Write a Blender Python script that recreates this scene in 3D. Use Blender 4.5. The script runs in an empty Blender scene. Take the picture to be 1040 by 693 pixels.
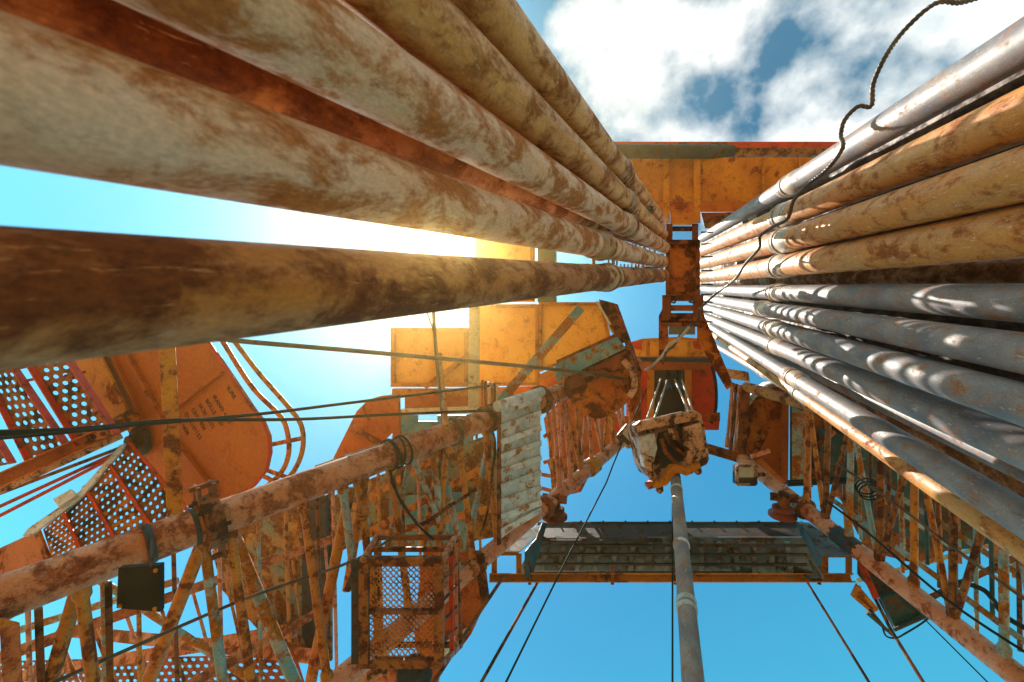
import bpy, bmesh, math, random
from mathutils import Vector, Matrix, noise
random.seed(7)
R = math.radians
F = 480.0; CX, CY = 520.0, 346.5
CAM = Vector((0, 0, 1.6))
col = bpy.context.scene.collection
# ---------------------------------------------------------------- camera frame (camera leans 20 deg off the vertical)
zc = Vector((180, 6.5, -F)).normalized()
yc = Vector((0, -1, 0)); yc = (yc - zc*yc.dot(zc)).normalized()
xc = yc.cross(zc)
M = Matrix((xc, yc, zc))                      # camera -> world
def Q(px, py, d):
    return CAM + M @ Vector(((px-CX)/F*d, -(py-CY)/F*d, -d))
def proj(p):
    v = M.transposed() @ (p-CAM)
    return CX + F*v.x/-v.z, CY - F*v.y/-v.z, -v.z
class Plane:
    def __init__(s, p, n): s.p = p; s.n = n.normalized(); s.n = s.n if s.n.dot(CAM-p) > 0 else -s.n
    def at(s, px, py):
        d = Q(px, py, 1)-CAM
        return CAM + d*((s.p-CAM).dot(s.n)/d.dot(s.n))
def PH(px, py, d): return Plane(Q(px, py, d), Vector((0, 0, 1)))
def P3(a, b, c): a, b, c = Q(*a), Q(*b), Q(*c); return Plane(a, (b-a).cross(c-a))

# ---------------------------------------------------------------- materials
def nd(t, typ, **kw):
    n = t.nodes.new(typ)
    for k, v in kw.items(): setattr(n, k, v)
    return n
def c4(c): return (c[0], c[1], c[2], 1)
def noise_n(t, vec, scale, detail=8, rough=.65, dist=0):
    n = nd(t, 'ShaderNodeTexNoise'); n.inputs['Scale'].default_value = scale
    n.inputs['Detail'].default_value = detail; n.inputs['Roughness'].default_value = rough
    n.inputs['Distortion'].default_value = dist
    t.links.new(vec, n.inputs['Vector']); return n.outputs['Fac']
def ramp(t, fac, a, b, ca=(0, 0, 0), cb=(1, 1, 1)):
    r = nd(t, 'ShaderNodeValToRGB'); r.color_ramp.elements[0].position = a; r.color_ramp.elements[1].position = b
    r.color_ramp.elements[0].color = c4(ca); r.color_ramp.elements[1].color = c4(cb)
    t.links.new(fac, r.inputs['Fac']); return r.outputs['Color']
def mix(t, fac, a, b, mode='MIX'):
    m = nd(t, 'ShaderNodeMix', data_type='RGBA', blend_type=mode)
    for s, v in ((m.inputs[0], fac), (m.inputs[6], a), (m.inputs[7], b)):
        if isinstance(v, (int, float)): s.default_value = v
        elif isinstance(v, (tuple, list)): s.default_value = c4(v)
        else: t.links.new(v, s)
    return m.outputs[2]
def paint(name, base, base2, rust=(.16, .045, .012), rust2=(.05, .015, .006), amt=.45, scale=3.0, stretch=(1, 1, 1),
          rough=.5, spots=.62, spot_col=(.02, .012, .008), metal=0.0, bump=.25, soft=.025, scratch=None, spec=.22, grime=1.0):
    m = bpy.data.materials.new(name); m.use_nodes = True; t = m.node_tree
    b = t.nodes['Principled BSDF']
    tc = nd(t, 'ShaderNodeTexCoord'); oi = nd(t, 'ShaderNodeObjectInfo')
    mp = nd(t, 'ShaderNodeMapping'); mp.inputs['Scale'].default_value = stretch
    mul = nd(t, 'ShaderNodeMath', operation='MULTIPLY'); mul.inputs[1].default_value = 37
    t.links.new(oi.outputs['Random'], mul.inputs[0]); t.links.new(mul.outputs[0], mp.inputs['Location'])
    t.links.new(tc.outputs['Object'], mp.inputs['Vector']); v = mp.outputs['Vector']
    n1 = noise_n(t, v, scale, 10, .72, .3)
    f1 = ramp(t, n1, 1-amt-soft, 1-amt+soft)
    n2 = noise_n(t, v, scale*.6, 3, .5)
    basec = mix(t, ramp(t, n2, .38, .62), base, base2)
    n3 = noise_n(t, v, scale*7, 6, .7)
    rustc = mix(t, ramp(t, n3, .35, .65), rust, rust2)
    halo = ramp(t, n1, 1-amt-soft-.07, 1-amt+soft)
    c = mix(t, halo, basec, mix(t, .45, basec, rust))
    c = mix(t, f1, c, rustc)
    n4 = noise_n(t, v, scale*4.3, 8, .75)
    c = mix(t, ramp(t, n4, spots, spots+.05), c, spot_col)
    if scratch:
        mp2 = nd(t, 'ShaderNodeMapping'); mp2.inputs['Scale'].default_value = (1, 1, .3)
        t.links.new(v, mp2.inputs['Vector'])
        n5 = noise_n(t, mp2.outputs['Vector'], scale*9, 7, .75, .6)
        c = mix(t, ramp(t, n5, .6, .66), c, scratch)
    n6 = noise_n(t, v, scale*16, 4, .6)
    c = mix(t, 1.0, c, ramp(t, n6, .3, .7, (.8, .78, .76), (1.12, 1.12, 1.12)), 'MULTIPLY')
    n7 = noise_n(t, v, scale*2.1, 12, .8, .5)
    c = mix(t, ramp(t, n7, .52, .66), c, mix(t, grime, c, (.42, .3, .24), 'MULTIPLY'))
    b.inputs['Specular IOR Level'].default_value = spec
    t.links.new(c, b.inputs['Base Color'])
    b.inputs['Metallic'].default_value = metal
    rr = nd(t, 'ShaderNodeMapRange'); rr.inputs['To Min'].default_value = rough; rr.inputs['To Max'].default_value = .9
    t.links.new(f1, rr.inputs['Value']); t.links.new(rr.outputs[0], b.inputs['Roughness'])
    ad = nd(t, 'ShaderNodeMath', operation='MULTIPLY_ADD'); ad.inputs[1].default_value = .6
    t.links.new(n4, ad.inputs[0]); t.links.new(n1, ad.inputs[2])
    bp = nd(t, 'ShaderNodeBump'); bp.inputs['Strength'].default_value = bump; bp.inputs['Distance'].default_value = .02
    t.links.new(ad.outputs[0], bp.inputs['Height']); t.links.new(bp.outputs[0], b.inputs['Normal'])
    return m
PS = (8, 8, 4.5)
MT = {
 'pipe_pale': paint('pale_rusted_pipe', (.84, .56, .4), (.82, .5, .3), (.56, .2, .055), (.4, .12, .03), amt=.48, scale=1.7, stretch=PS, rough=.4, spots=.68, soft=.05, bump=.15, spot_col=(.22, .06, .02), grime=.45),
 'pipe_tan': paint('tan_pipe', (.8, .4, .12), (.66, .3, .08), (.4, .13, .025), (.24, .07, .015), amt=.45, scale=1.5, stretch=PS, rough=.4, spots=.7, soft=.06, bump=.12, spot_col=(.12, .04, .015), scratch=(.72, .5, .3), grime=.45),
 'pipe_brown': paint('brown_rusted_pipe', (.46, .15, .03), (.6, .22, .04), (.26, .07, .015), (.13, .035, .012), amt=.5, scale=1.4, stretch=PS, rough=.45, spots=.67, soft=.06, bump=.2, scratch=(.55, .24, .1), grime=.45),
 'pipe_shade': paint('shaded_rusted_pipe', (.1, .04, .02), (.16, .06, .02), (.07, .025, .012), (.03, .012, .008), amt=.5, scale=1.4, stretch=PS, rough=.6, spots=.67, soft=.06, bump=.2),  # rust brown with the shade between the pipes put into the colour
 'pipe_orange': paint('scratched_orange_pipe', (.68, .25, .035), (.62, .3, .09), (.4, .12, .025), (.26, .07, .02), amt=.44, scale=1.5, stretch=PS, rough=.5, spots=.7, soft=.05, bump=.12, scratch=(.85, .72, .58), grime=.45),
 'pipe_grey': paint('grey_steel_pipe', (.17, .165, .2), (.28, .25, .26), (.4, .17, .08), (.22, .11, .07), amt=.4, scale=1.8, stretch=PS, rough=.52, spots=.66, soft=.06, bump=.12, spot_col=(.1, .06, .045), scratch=(.68, .58, .5), grime=.45),
 'collar': paint('tool_joint_steel', (.62, .4, .2), (.46, .25, .1), (.32, .11, .03), (.14, .05, .02), amt=.47, scale=8, rough=.4, bump=.2),
 'collar_grey': paint('grey_joint_steel', (.56, .46, .38), (.44, .33, .25), (.32, .13, .05), (.14, .07, .04), amt=.42, scale=8, rough=.4, bump=.2),
 'orange': paint('orange_rusty_paint', (.47, .125, .01), (.36, .078, .008), (.3, .05, .006), (.1, .02, .005), amt=.4, scale=3, rough=.42, spots=.66),
 'orange_dirty': paint('orange_mottled_rust', (.54, .17, .012), (.4, .09, .008), (.2, .045, .008), (.04, .014, .007), amt=.5, scale=5, rough=.5, spots=.6),
 'red': paint('red_paint', (.58, .045, .01), (.46, .035, .008), (.26, .045, .01), (.07, .015, .008), amt=.42, scale=3.5, rough=.45, spots=.64),
 'red_dull': paint('dull_red_deck', (.32, .05, .02), (.26, .06, .025), (.15, .04, .015), (.05, .015, .01), amt=.46, scale=4, rough=.5, spots=.62),
 'lattice_dark': paint('dark_rusted_frame', (.26, .09, .025), (.32, .12, .02), (.12, .03, .012), (.04, .015, .01), amt=.48, scale=8, rough=.5, spots=.6),
 'orange_smooth': paint('orange_paint_worn', (.47, .125, .01), (.4, .095, .009), (.3, .065, .008), (.16, .035, .006), amt=.36, scale=2.4, rough=.42, spots=.72, grime=.6),
 'mottled': paint('mottled_olive_board', (.42, .2, .03), (.12, .24, .22), (.3, .1, .012), (.05, .02, .01), amt=.5, scale=5, rough=.5, spots=.58),
 'yellow': paint('ochre_yellow_paint', (.56, .22, .012), (.46, .15, .01), (.36, .08, .008), (.07, .02, .008), amt=.42, scale=4, rough=.45, spots=.64),
 'yellow_clean': paint('faded_yellow_panel', (.86, .46, .07), (.8, .38, .05), (.55, .19, .025), (.26, .08, .015), amt=.33, scale=3, rough=.45, spots=.7, soft=.05),
 'pinkrust': paint('pink_brown_leg_paint', (.62, .25, .13), (.52, .15, .05), (.36, .08, .02), (.12, .03, .02), amt=.47, scale=7, rough=.4, spots=.6, spot_col=(.06, .04, .055), soft=.04, bump=.35),
 'lattice': paint('rusty_lattice_paint', (.5, .17, .035), (.56, .22, .02), (.28, .06, .012), (.08, .022, .01), amt=.46, scale=8, rough=.45, spots=.6),
 'lattice_blue': paint('blue_chipped_lattice', (.12, .33, .4), (.3, .42, .44), (.5, .17, .02), (.2, .06, .012), amt=.5, scale=6, rough=.42, spots=.64),
 'salmon': paint('salmon_lattice_paint', (.66, .3, .2), (.58, .2, .09), (.4, .09, .025), (.16, .04, .015), amt=.44, scale=8, rough=.45, spots=.66),
 'blue': paint('blue_chipped_paint', (.07, .27, .37), (.16, .38, .45), (.42, .17, .03), (.1, .04, .015), amt=.44, scale=6, rough=.45, spots=.64),
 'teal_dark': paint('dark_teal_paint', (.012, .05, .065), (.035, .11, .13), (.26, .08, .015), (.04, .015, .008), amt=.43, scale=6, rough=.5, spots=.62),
 'white': paint('white_chipped_paint', (.7, .7, .72), (.42, .52, .58), (.45, .2, .1), (.22, .11, .06), amt=.42, scale=7, rough=.4, spots=.64, spot_col=(.1, .14, .16)),
 'cream': paint('cream_chipped_paint', (.76, .66, .45), (.66, .6, .42), (.45, .22, .08), (.16, .07, .03), amt=.4, scale=6, rough=.4, spots=.64),
 'dark': paint('dark_steel', (.028, .033, .042), (.05, .055, .065), (.12, .04, .015), (.02, .01, .008), amt=.44, scale=6, rough=.55, spots=.68, spec=.25),
 'rust_dark': paint('dark_rust', (.2, .055, .015), (.3, .085, .014), (.08, .022, .01), (.02, .01, .006), amt=.47, scale=7, rough=.55, spots=.6),
 'slate': paint('slate_blue_sheet', (.1, .15, .21), (.2, .27, .35), (.14, .07, .04), (.03, .025, .025), amt=.44, scale=5, rough=.4, spots=.62),
 'beige': paint('greasy_beige_paint', (.68, .4, .24), (.58, .3, .16), (.13, .05, .025), (.025, .015, .012), amt=.47, scale=7, rough=.35, spots=.58),
 'rope': paint('wire_rope', (.07, .05, .04), (.14, .1, .07), (.12, .06, .03), (.05, .03, .02), amt=.4, scale=12, rough=.5, spots=.7),
 'rope_pale': paint('pale_wire_rope', (.6, .5, .4), (.45, .36, .28), (.25, .13, .07), (.08, .05, .04), amt=.35, scale=12, rough=.5, spots=.7),
 'black': paint('black_rubber', (.012, .011, .011), (.025, .02, .018), (.03, .018, .012), (.01, .008, .008), amt=.3, scale=8, rough=.7, spots=.75, spec=.15),
 'cloth': paint('green_cloth', (.07, .11, .09), (.16, .2, .17), (.06, .07, .06), (.03, .03, .03), amt=.4, scale=9, rough=.9, spots=.72),
}
def simple(name, c, rough=.4, **kw):
    m = bpy.data.materials.new(name); m.use_nodes = True; b = m.node_tree.nodes['Principled BSDF']
    t = m.node_tree; tc = nd(t, 'ShaderNodeTexCoord'); f = noise_n(t, tc.outputs['Object'], 20, 5)
    t.links.new(mix(t, ramp(t, f, .35, .7), c, tuple(x*.75 for x in c)), b.inputs['Base Color'])
    b.inputs['Roughness'].default_value = rough
    for k, v in kw.items(): b.inputs[k].default_value = v
    return m
MT['lens'] = simple('lamp_lens', (.62, .58, .42), .12)
MT['reflector'] = simple('lamp_reflector', (.08, .07, .06), .25)
MT['ink'] = simple('stencil_paint', (.03, .012, .008), .8)

# ---------------------------------------------------------------- mesh builder (world coordinates)
class MB:
    def __init__(s): s.v = []; s.f = []; s.sm = []
    def add(s, vs, fs, smooth=False):
        o = len(s.v); s.v += [Vector(v) for v in vs]; s.f += [tuple(i+o for i in f) for f in fs]; s.sm += [smooth]*len(fs)
    def rings(s, prof, n=16, caps=True, ref=None):
        """prof: list of (point, radius) along a path, all joined smoothly"""
        P = [Vector(p) for p, r in prof]; u = None; vs = []; fs = []
        for i, (p, r) in enumerate(prof):
            a = P[min(i+1, len(P)-1)]-P[max(i-1, 0)]
            if a.length < 1e-9: a = P[-1]-P[0]
            a.normalize()
            if u is None:
                u = a.orthogonal().normalized() if ref is None else (ref-a*ref.dot(a)).normalized()
            u = (u-a*u.dot(a)).normalized(); w = a.cross(u)
            for k in range(n):
                t = 2*math.pi*k/n; vs.append(P[i]+(u*math.cos(t)+w*math.sin(t))*r)
        for i in range(len(P)-1):
            for k in range(n):
                fs.append((i*n+k, i*n+(k+1) % n, (i+1)*n+(k+1) % n, (i+1)*n+k))
        s.add(vs, fs, True)
        if caps: s.add(vs[:n], [tuple(range(n))[::-1]]); s.add(vs[-n:], [tuple(range(n))])
    def tube(s, a, b, r, r2=None, n=14, caps=True): s.rings([(a, r), (b, r if r2 is None else r2)], n, caps)
    def prism(s, pts, n, a, b):
        k = len(pts); lo = [p+n*a for p in pts]; hi = [p+n*b for p in pts]
        s.add(lo+hi, [tuple(range(k))[::-1], tuple(range(k, 2*k))]+[(i, (i+1) % k, (i+1) % k+k, i+k) for i in range(k)])
    def beam(s, a, b, w, h, up=None):
        a = Vector(a); b = Vector(b); d = (b-a).normalized()
        up = up or (CAM-(a+b)/2)
        u = (up-d*up.dot(d)).normalized(); x = d.cross(u)*w/2; y = u*h/2
        vs = [a-x-y, a+x-y, a+x+y, a-x+y, b-x-y, b+x-y, b+x+y, b-x+y]
        s.add(vs, [(3, 2, 1, 0), (4, 5, 6, 7), (0, 1, 5, 4), (1, 2, 6, 5), (2, 3, 7, 6), (3, 0, 4, 7)])
    def channel(s, a, b, w, h, t=.012, up=None):
        """a C-section: web plus two flanges toward the viewer"""
        a = Vector(a); b = Vector(b); d = (b-a).normalized(); up = up or (CAM-(a+b)/2)
        u = (up-d*up.dot(d)).normalized(); x = d.cross(u)
        s.beam(a, b, w, t, up)
        for sg in (-1, 1):
            o = x*sg*(w/2-t/2)+u*(h/2+t/2)
            s.beam(a+o, b+o, t, h, up)
    def bolt(s, p, n, r=.012, h=.012):
        s.rings([(p, r), (p+n*h, r)], 6)
def sub(T, name, mb, mat, parent, label=None, bevel=0):
    me = bpy.data.meshes.new(name)
    base = T.base
    me.from_pydata([v-base for v in mb.v], [], mb.f); me.update()
    bm = bmesh.new(); bm.from_mesh(me); bmesh.ops.recalc_face_normals(bm, faces=bm.faces); bm.to_mesh(me); bm.free()
    for p, sm in zip(me.polygons, mb.sm): p.use_smooth = sm
    me.materials.append(MT[mat] if isinstance(mat, str) else mat)
    o = bpy.data.objects.new(name, me); col.objects.link(o); o.parent = parent
    if parent is not None and parent is not T.o: o.location = (0, 0, 0)
    if bevel:
        md = o.modifiers.new('bevel', 'BEVEL'); md.width = bevel; md.segments = 2; md.limit_method = 'ANGLE'; md.angle_limit = R(40)
    if label: o['label'] = label
    return o
class Thing:
    def __init__(s, name, label, cat, base, group=None, empty=True):
        s.base = Vector(base); s.name = name; s.props = dict(label=label, category=cat)
        if group: s.props['group'] = group
        s.o = None
        if empty:
            s.o = bpy.data.objects.new(name, None); s.o.empty_display_size = .1
            col.objects.link(s.o); s.fin()
    def fin(s):
        s.o.location = s.base
        for k, v in s.props.items(): s.o[k] = v
    def part(s, name, mb, mat, parent=None, label=None, bevel=0):
        return sub(s, name, mb, mat, parent or s.o, label, bevel)
    def only(s, mb, mat, bevel=0):
        s.o = sub(s, s.name, mb, mat, None, None, bevel); s.fin(); return s.o
    # pixel-aimed shortcuts: x, y, depth
    def tube(s, name, mat, a, b, w=None, w2=None, r=None, parent=None, n=14, label=None):
        mb = MB(); ra = r if r else w*a[2]/F/2; rb = r if r else (w2 if w2 else w)*b[2]/F/2
        mb.tube(Q(*a), Q(*b), ra, rb, n); return s.part(name, mb, mat, parent, label)
    def beam(s, name, mat, a, b, w, h, parent=None, up=None, bevel=.003, label=None):
        mb = MB(); mb.beam(Q(*a), Q(*b), w, h, up); return s.part(name, mb, mat, parent, label, bevel)
    def chan(s, name, mat, a, b, w, h, parent=None, up=None, label=None):
        mb = MB(); mb.channel(Q(*a), Q(*b), w, h, .012, up); return s.part(name, mb, mat, parent, label, .002)
    def plate(s, name, mat, poly, pl, t=.012, rim=0, rimw=.03, parent=None, off=0, label=None, bevel=.002):
        mb = MB(); pts = [pl.at(x, y) for x, y in poly]; mb.prism(pts, pl.n, off-t, off)
        rb = MB()
        if rim:
            k = len(pts); c = sum(pts, Vector())/k
            for i in range(k):
                a, b = pts[i], pts[(i+1) % k]; d = (b-a).normalized(); inn = pl.n.cross(d)
                if inn.dot(c-a) < 0: inn = -inn
                oo = inn*(rimw/2+.002)+pl.n*(off+rim/2+.002)
                e_ = pl.n*(.0025*i); rb.beam(a+oo+e_+d*(.003+.0017*i), b+oo+e_-d*(.003+.0013*i), rimw-.001*i, rim, pl.n)
                nb = int((b-a).length/.22)
                for q_ in range(1, nb): rb.bolt((a+oo).lerp(b+oo, q_/nb)+pl.n*(rim/2+.0025*i), pl.n, .011, .012)
        o = s.part(name, mb, mat, parent, label, bevel)
        if rim: s.part('frame', rb, {'yellow_clean': 'yellow', 'orange_dirty': 'rust_dark'}.get(mat, mat), o if parent is None else parent, None, bevel)
        return o

def smooth_path(pts, k=6):
    out = []; P = [pts[0]]+list(pts)+[pts[-1]]
    for i in range(1, len(P)-2):
        a, b, c, d = P[i-1], P[i], P[i+1], P[i+2]
        for j in range(k):
            t = j/k
            out.append(.5*((2*b)+(-a+c)*t+(2*a-5*b+4*c-d)*t*t+(-a+3*b-3*c+d)*t**3))
    out.append(pts[-1]); return out
def rope_mb(path, r, strands=0, pitch=.09):
    mb = MB()
    if not strands: mb.rings([(p, r) for p in path], 8); return mb
    # resample
    L = [0]
    for a, b in zip(path, path[1:]): L.append(L[-1]+(b-a).length)
    n = max(8, int(L[-1]/(pitch/6))); pts = []; j = 0
    for i in range(n+1):
        s = L[-1]*i/n
        while j < len(L)-2 and L[j+1] < s: j += 1
        t = (s-L[j])/max(1e-9, L[j+1]-L[j]); pts.append((path[j].lerp(path[j+1], t), s))
    for q in range(strands):
        u = None; out = []
        for i, (p, s) in enumerate(pts):
            a = (pts[min(i+1, n)][0]-pts[max(i-1, 0)][0]).normalized()
            u = a.orthogonal().normalized() if u is None else (u-a*u.dot(a)).normalized(); w = a.cross(u)
            t = 2*math.pi*(s/pitch+q/strands); out.append((p+(u*math.cos(t)+w*math.sin(t))*r*.55, r*.52))
        mb.rings(out, 6)
    return mb
def cable(name, label, cat, mat, pts, r, sag=0, strands=0, group=None, smooth=True, pitch=.09):
    P = [Q(*p) for p in pts]
    if len(P) == 2 and sag:
        P = [P[0].lerp(P[1], i/12)+Vector((0, 0, -sag*4*(i/12)*(1-i/12))) for i in range(13)]
    elif smooth and len(P) > 2: P = smooth_path(P)
    if name == 'guy_wire' and P[-1].z < P[0].z: P.append(P[-1]+(P[-1]-P[-2]).normalized()*2.2)
    T = Thing(name, label, cat, P[0], group, empty=False)
    return T.only(rope_mb(P, r, strands, pitch), mat)
def coil(T, name, mat, c, axis_to, rad, r, turns=1, spread=.05, parent=None):
    """rope turns wound round a tube whose axis runs c -> axis_to"""
    a = (Q(*axis_to)-Q(*c)).normalized(); u = a.orthogonal().normalized(); w = a.cross(u); mb = MB()
    for k in range(turns):
        tl = Vector((random.uniform(-.3, .3), random.uniform(-.3, .3), random.uniform(-.3, .3)))*.5
        o = Q(*c)+a*spread*(k-(turns-1)/2); ph = random.random()*6
        n = (a+tl).normalized(); uu = (u-n*u.dot(n)).normalized(); ww = n.cross(uu); rr = rad*random.uniform(1.02, 1.12)
        pts = [(o+(uu*math.cos(t)+ww*math.sin(t))*rr, r) for t in [2*math.pi*i/24 for i in range(25)]]
        mb.rings(pts, 6, False)
    return T.part(name, mb, mat, parent)

# ---------------------------------------------------------------- ground
def sheet(name, x0, y0, x1, y1, z, mat):
    me = bpy.data.meshes.new(name); me.from_pydata([(x0, y0, z), (x1, y0, z), (x1, y1, z), (x0, y1, z)], [], [(0, 1, 2, 3)])
    o = bpy.data.objects.new(name, me); me.materials.append(mat); col.objects.link(o); o['kind'] = 'structure'; return o
g = simple('dry_ground', (.34, .21, .1), .95)
sheet('ground', -120, -120, 120, 120, -1.2, g)
sheet('rig_floor', -4, -3.5, 5.5, 5, -.004, simple('worn_plate_floor', (.3, .17, .07), .8))

# ---------------------------------------------------------------- racked pipes
def ray_floor(a, b):      # extend the line a -> b (downwards) to the rig floor
    d = b-a
    return a+d*((a.z-.01)/(-d.z))
def pipe(label, mat, near, top, D, joint, side, jlen=.27):
    top3 = Q(top[0], top[1], F*D/top[2]); near3 = Q(near[0], near[1], F*D/near[2])
    foot = ray_floor(top3, near3)
    T = Thing('drill_pipe', label, 'drill pipe', foot, 'pipes racked on the %s' % side)
    ax = (top3-foot); L = ax.length; a = ax/L
    # find joint along the line
    lo, hi = 0.0, 1.0
    t0 = (near3-foot).length/L; best = None
    for i in range(2000):
        t = t0+(1-t0)*i/2000; x = proj(foot+ax*t)[0]
        if (side == 'left' and x >= joint) or (side == 'right' and x <= joint): best = t; break
    s = best*L
    r = D/2; me = MB()
    q = a.to_track_quat('Z', 'Y'); T.o.rotation_mode = 'QUATERNION'; T.o.rotation_quaternion = q
    def loc(name, prof, m, parent):
        mb = MB(); mb.rings([(Vector((0, 0, z)), rr) for z, rr in prof], 40)
        me = bpy.data.meshes.new(name); me.from_pydata(mb.v, [], mb.f)
        for p, sm in zip(me.polygons, mb.sm): p.use_smooth = sm
        me.materials.append(MT[m]); o = bpy.data.objects.new(name, me); col.objects.link(o); o.parent = parent; return o
    seg = [0+L*i/24 for i in range(25)]
    loc('tube', [(z, r) for z in seg], mat, T.o)
    jc = 'collar' if side == 'left' else 'collar_grey'
    J = jlen
    e = .004
    j = loc('tool_joint', [(s-J*.62, r+.0005), (s-J*.5, r*1.13), (s-e, r*1.16), (s, r*1.12), (s+e, r*1.16), (s+J*.25, r*1.14), (s+J*.36, r*1.0+.0005)], jc, T.o)
    loc('joint_ring', [(s-.03, r*1.16), (s-.026, r*1.24), (s-.004, r*1.25), (s, r*1.17)], jc, j)
    return T
LP = [
 ('brown rusty pipe lowest of the left rack, alone below the sun gap', 'pipe_brown', (0, 303, 146), (673, 280, 12.5), 617),
 ('widest pale pipe with rust patches, upper edge of the sun gap', 'pipe_pale', (0, 92, 148), (673, 266, 12), 610),
 ('dark purple brown pipe recessed above the widest pale pipe', 'pipe_brown', (122, 30, 98), (670, 250, 11), 606),
 ('pale mottled pipe with green cloth tied at its joint', 'pipe_pale', (246, 0, 106), (675, 252, 11.5), 637),
 ('smooth brown pipe second from the top of the left rack', 'pipe_tan', (404, 0, 73), (675, 240, 11), 637),
 ('tan pipe topmost of the left rack, edge against the clouds', 'pipe_tan', (487, 0, 56), (673, 226, 10.5), 631),
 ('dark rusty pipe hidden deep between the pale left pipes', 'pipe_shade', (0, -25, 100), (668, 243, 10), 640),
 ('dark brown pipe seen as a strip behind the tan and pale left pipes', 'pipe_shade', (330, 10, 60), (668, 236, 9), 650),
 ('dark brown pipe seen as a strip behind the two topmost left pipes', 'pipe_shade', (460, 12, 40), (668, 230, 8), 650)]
for lb, mt, n_, t_, j_ in LP: pipe(lb, mt, n_, t_, .1, j_, 'left')
RP = [
 ('grey pipe topmost of the right rack with bright strip along it', 'pipe_grey', (1040, 44, 46), (714, 242, 8.5), .096, 803),
 ('orange scratched pipe second from the top of the right rack', 'pipe_orange', (1040, 117, 54), (713, 255, 10.6), .11, 797),
 ('orange scratched pipe third from the top of the right rack', 'pipe_orange', (1040, 177, 56), (713, 268, 10.6), .11, 797),
 ('orange and violet pipe fourth from the top of the right rack', 'pipe_orange', (1040, 235, 54), (713, 282, 10.6), .11, 793),
 ('dark brown pipe in the shade under the violet orange pipe', 'pipe_brown', (1040, 276, 30), (713, 287, 5.8), .083, 780),
 ('grey pipe highest of the thinner right pipes, almost level', 'pipe_grey', (1040, 308, 40), (713, 294, 7.6), .083, 790),
 ('grey pipe second highest of the thinner right pipes', 'pipe_grey', (1040, 359, 42), (714, 303, 7.6), .083, 776),
 ('grey pipe third highest of the thinner right pipes', 'pipe_grey', (1040, 411, 43), (715, 312, 7.6), .083, 786),
 ('grey pipe fourth highest of the thinner right pipes', 'pipe_grey', (1040, 456, 40), (717, 322, 7.4), .083, 788),
 ('dark brown pipe in the gap above the two lowest right pipes', 'pipe_brown', (1040, 492, 28), (716, 327, 5.6), .083, 770),
 ('banded grey pink pipe second lowest of the right rack', 'pipe_grey', (1040, 527, 36), (722, 332, 7.4), .083, 806),
 ('orange banded pipe lowest of the right rack above the lattice', 'pipe_orange', (1040, 556, 28), (726, 341, 6.2), .07, 812),
 ('grey pipe showing under the orange banded lowest pipe near the walkway', 'pipe_grey', (1040, 530, 24), (728, 352, 5.5), .07, 775),
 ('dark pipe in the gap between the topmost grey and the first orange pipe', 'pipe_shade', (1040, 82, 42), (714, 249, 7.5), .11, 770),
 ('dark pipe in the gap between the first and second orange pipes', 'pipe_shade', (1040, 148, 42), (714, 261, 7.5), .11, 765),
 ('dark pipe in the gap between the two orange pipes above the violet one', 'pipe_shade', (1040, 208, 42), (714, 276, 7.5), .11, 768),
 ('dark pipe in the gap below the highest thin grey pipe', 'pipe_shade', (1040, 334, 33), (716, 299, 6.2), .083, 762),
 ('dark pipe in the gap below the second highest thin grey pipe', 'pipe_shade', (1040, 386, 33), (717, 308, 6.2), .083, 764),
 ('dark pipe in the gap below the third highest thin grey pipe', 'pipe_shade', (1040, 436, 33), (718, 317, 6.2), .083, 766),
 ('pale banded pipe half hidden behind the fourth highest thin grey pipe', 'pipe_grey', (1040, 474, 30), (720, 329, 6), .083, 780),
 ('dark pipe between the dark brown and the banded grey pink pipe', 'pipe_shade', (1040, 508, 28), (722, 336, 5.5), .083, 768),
]
for lb, mt, n_, t_, D_, j_ in RP: pipe(lb, mt, n_, t_, D_*1.5, j_, 'right', .42)
# cloth knot and loop on the pale pipe joint
T = Thing('cloth_tie', 'torn green grey cloth knotted round a left pipe joint', 'cloth tie', Q(640, 208, 3.10))
mb = MB()
for pts in ([(620, 232, 3.02), (630, 238, 2.94), (643, 230, 2.94), (646, 216, 2.98), (641, 208, 3.02)], [(634, 205, 3.02), (642, 203, 3.02), (646, 214, 3.02), (655, 212, 3.02), (661, 216, 3.02), (662, 210, 3.02)], [(640, 212, 3.01), (648, 219, 3.01), (651, 212, 3.01)]):
    P = smooth_path([Q(*p) for p in pts]); mb.rings([(p, .012*(1+.5*math.sin(i*1.7))) for i, p in enumerate(P)], 8)
T.part('strip', mb, 'cloth')

# ---------------------------------------------------------------- mast
legA = (Q(0, 608, 1.98), Q(560, 402, 4.8)); legB = (Q(470, 585, 3.73), Q(620, 458, 5.6))
legC = (Q(1040, 692, 2.9), Q(735, 452, 6.1))
def QZ(px, py, z):
    d = Q(px, py, 1)-CAM; return CAM+d*((z-CAM.z)/d.z)
legD = (QZ(1020, 470, (legC[0]+(legC[1]-legC[0])*.03).z), QZ(741, 388, legC[1].z))
def at_z(leg, z):
    a, b = leg; return a+(b-a)*((z-a.z)/(b.z-a.z))
def leg_at_x(leg, x):
    a, b = leg; lo, hi = -1.2, 1.6
    for _ in range(50):
        m_ = (lo+hi)/2; p = a+(b-a)*m_; v = M.transposed() @ (p-CAM)
        px = 1e9*(1 if v.x > 0 else -1) if -v.z < .05 else CX+F*v.x/-v.z
        inc = (b-a).dot(b-a) and (proj(b)[0] > proj(a)[0])
        if (px < x) == inc: lo = m_
        else: hi = m_
    return a+(b-a)*((lo+hi)/2)
ZT = Q(640, 440, 6.2).z
mast = Thing('drilling_mast', 'lattice drilling mast of rusty tubes, its faces left and right of the hanging rod', 'drilling mast', (at_z(legB, 0)+at_z(legC, 0))/2)
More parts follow.
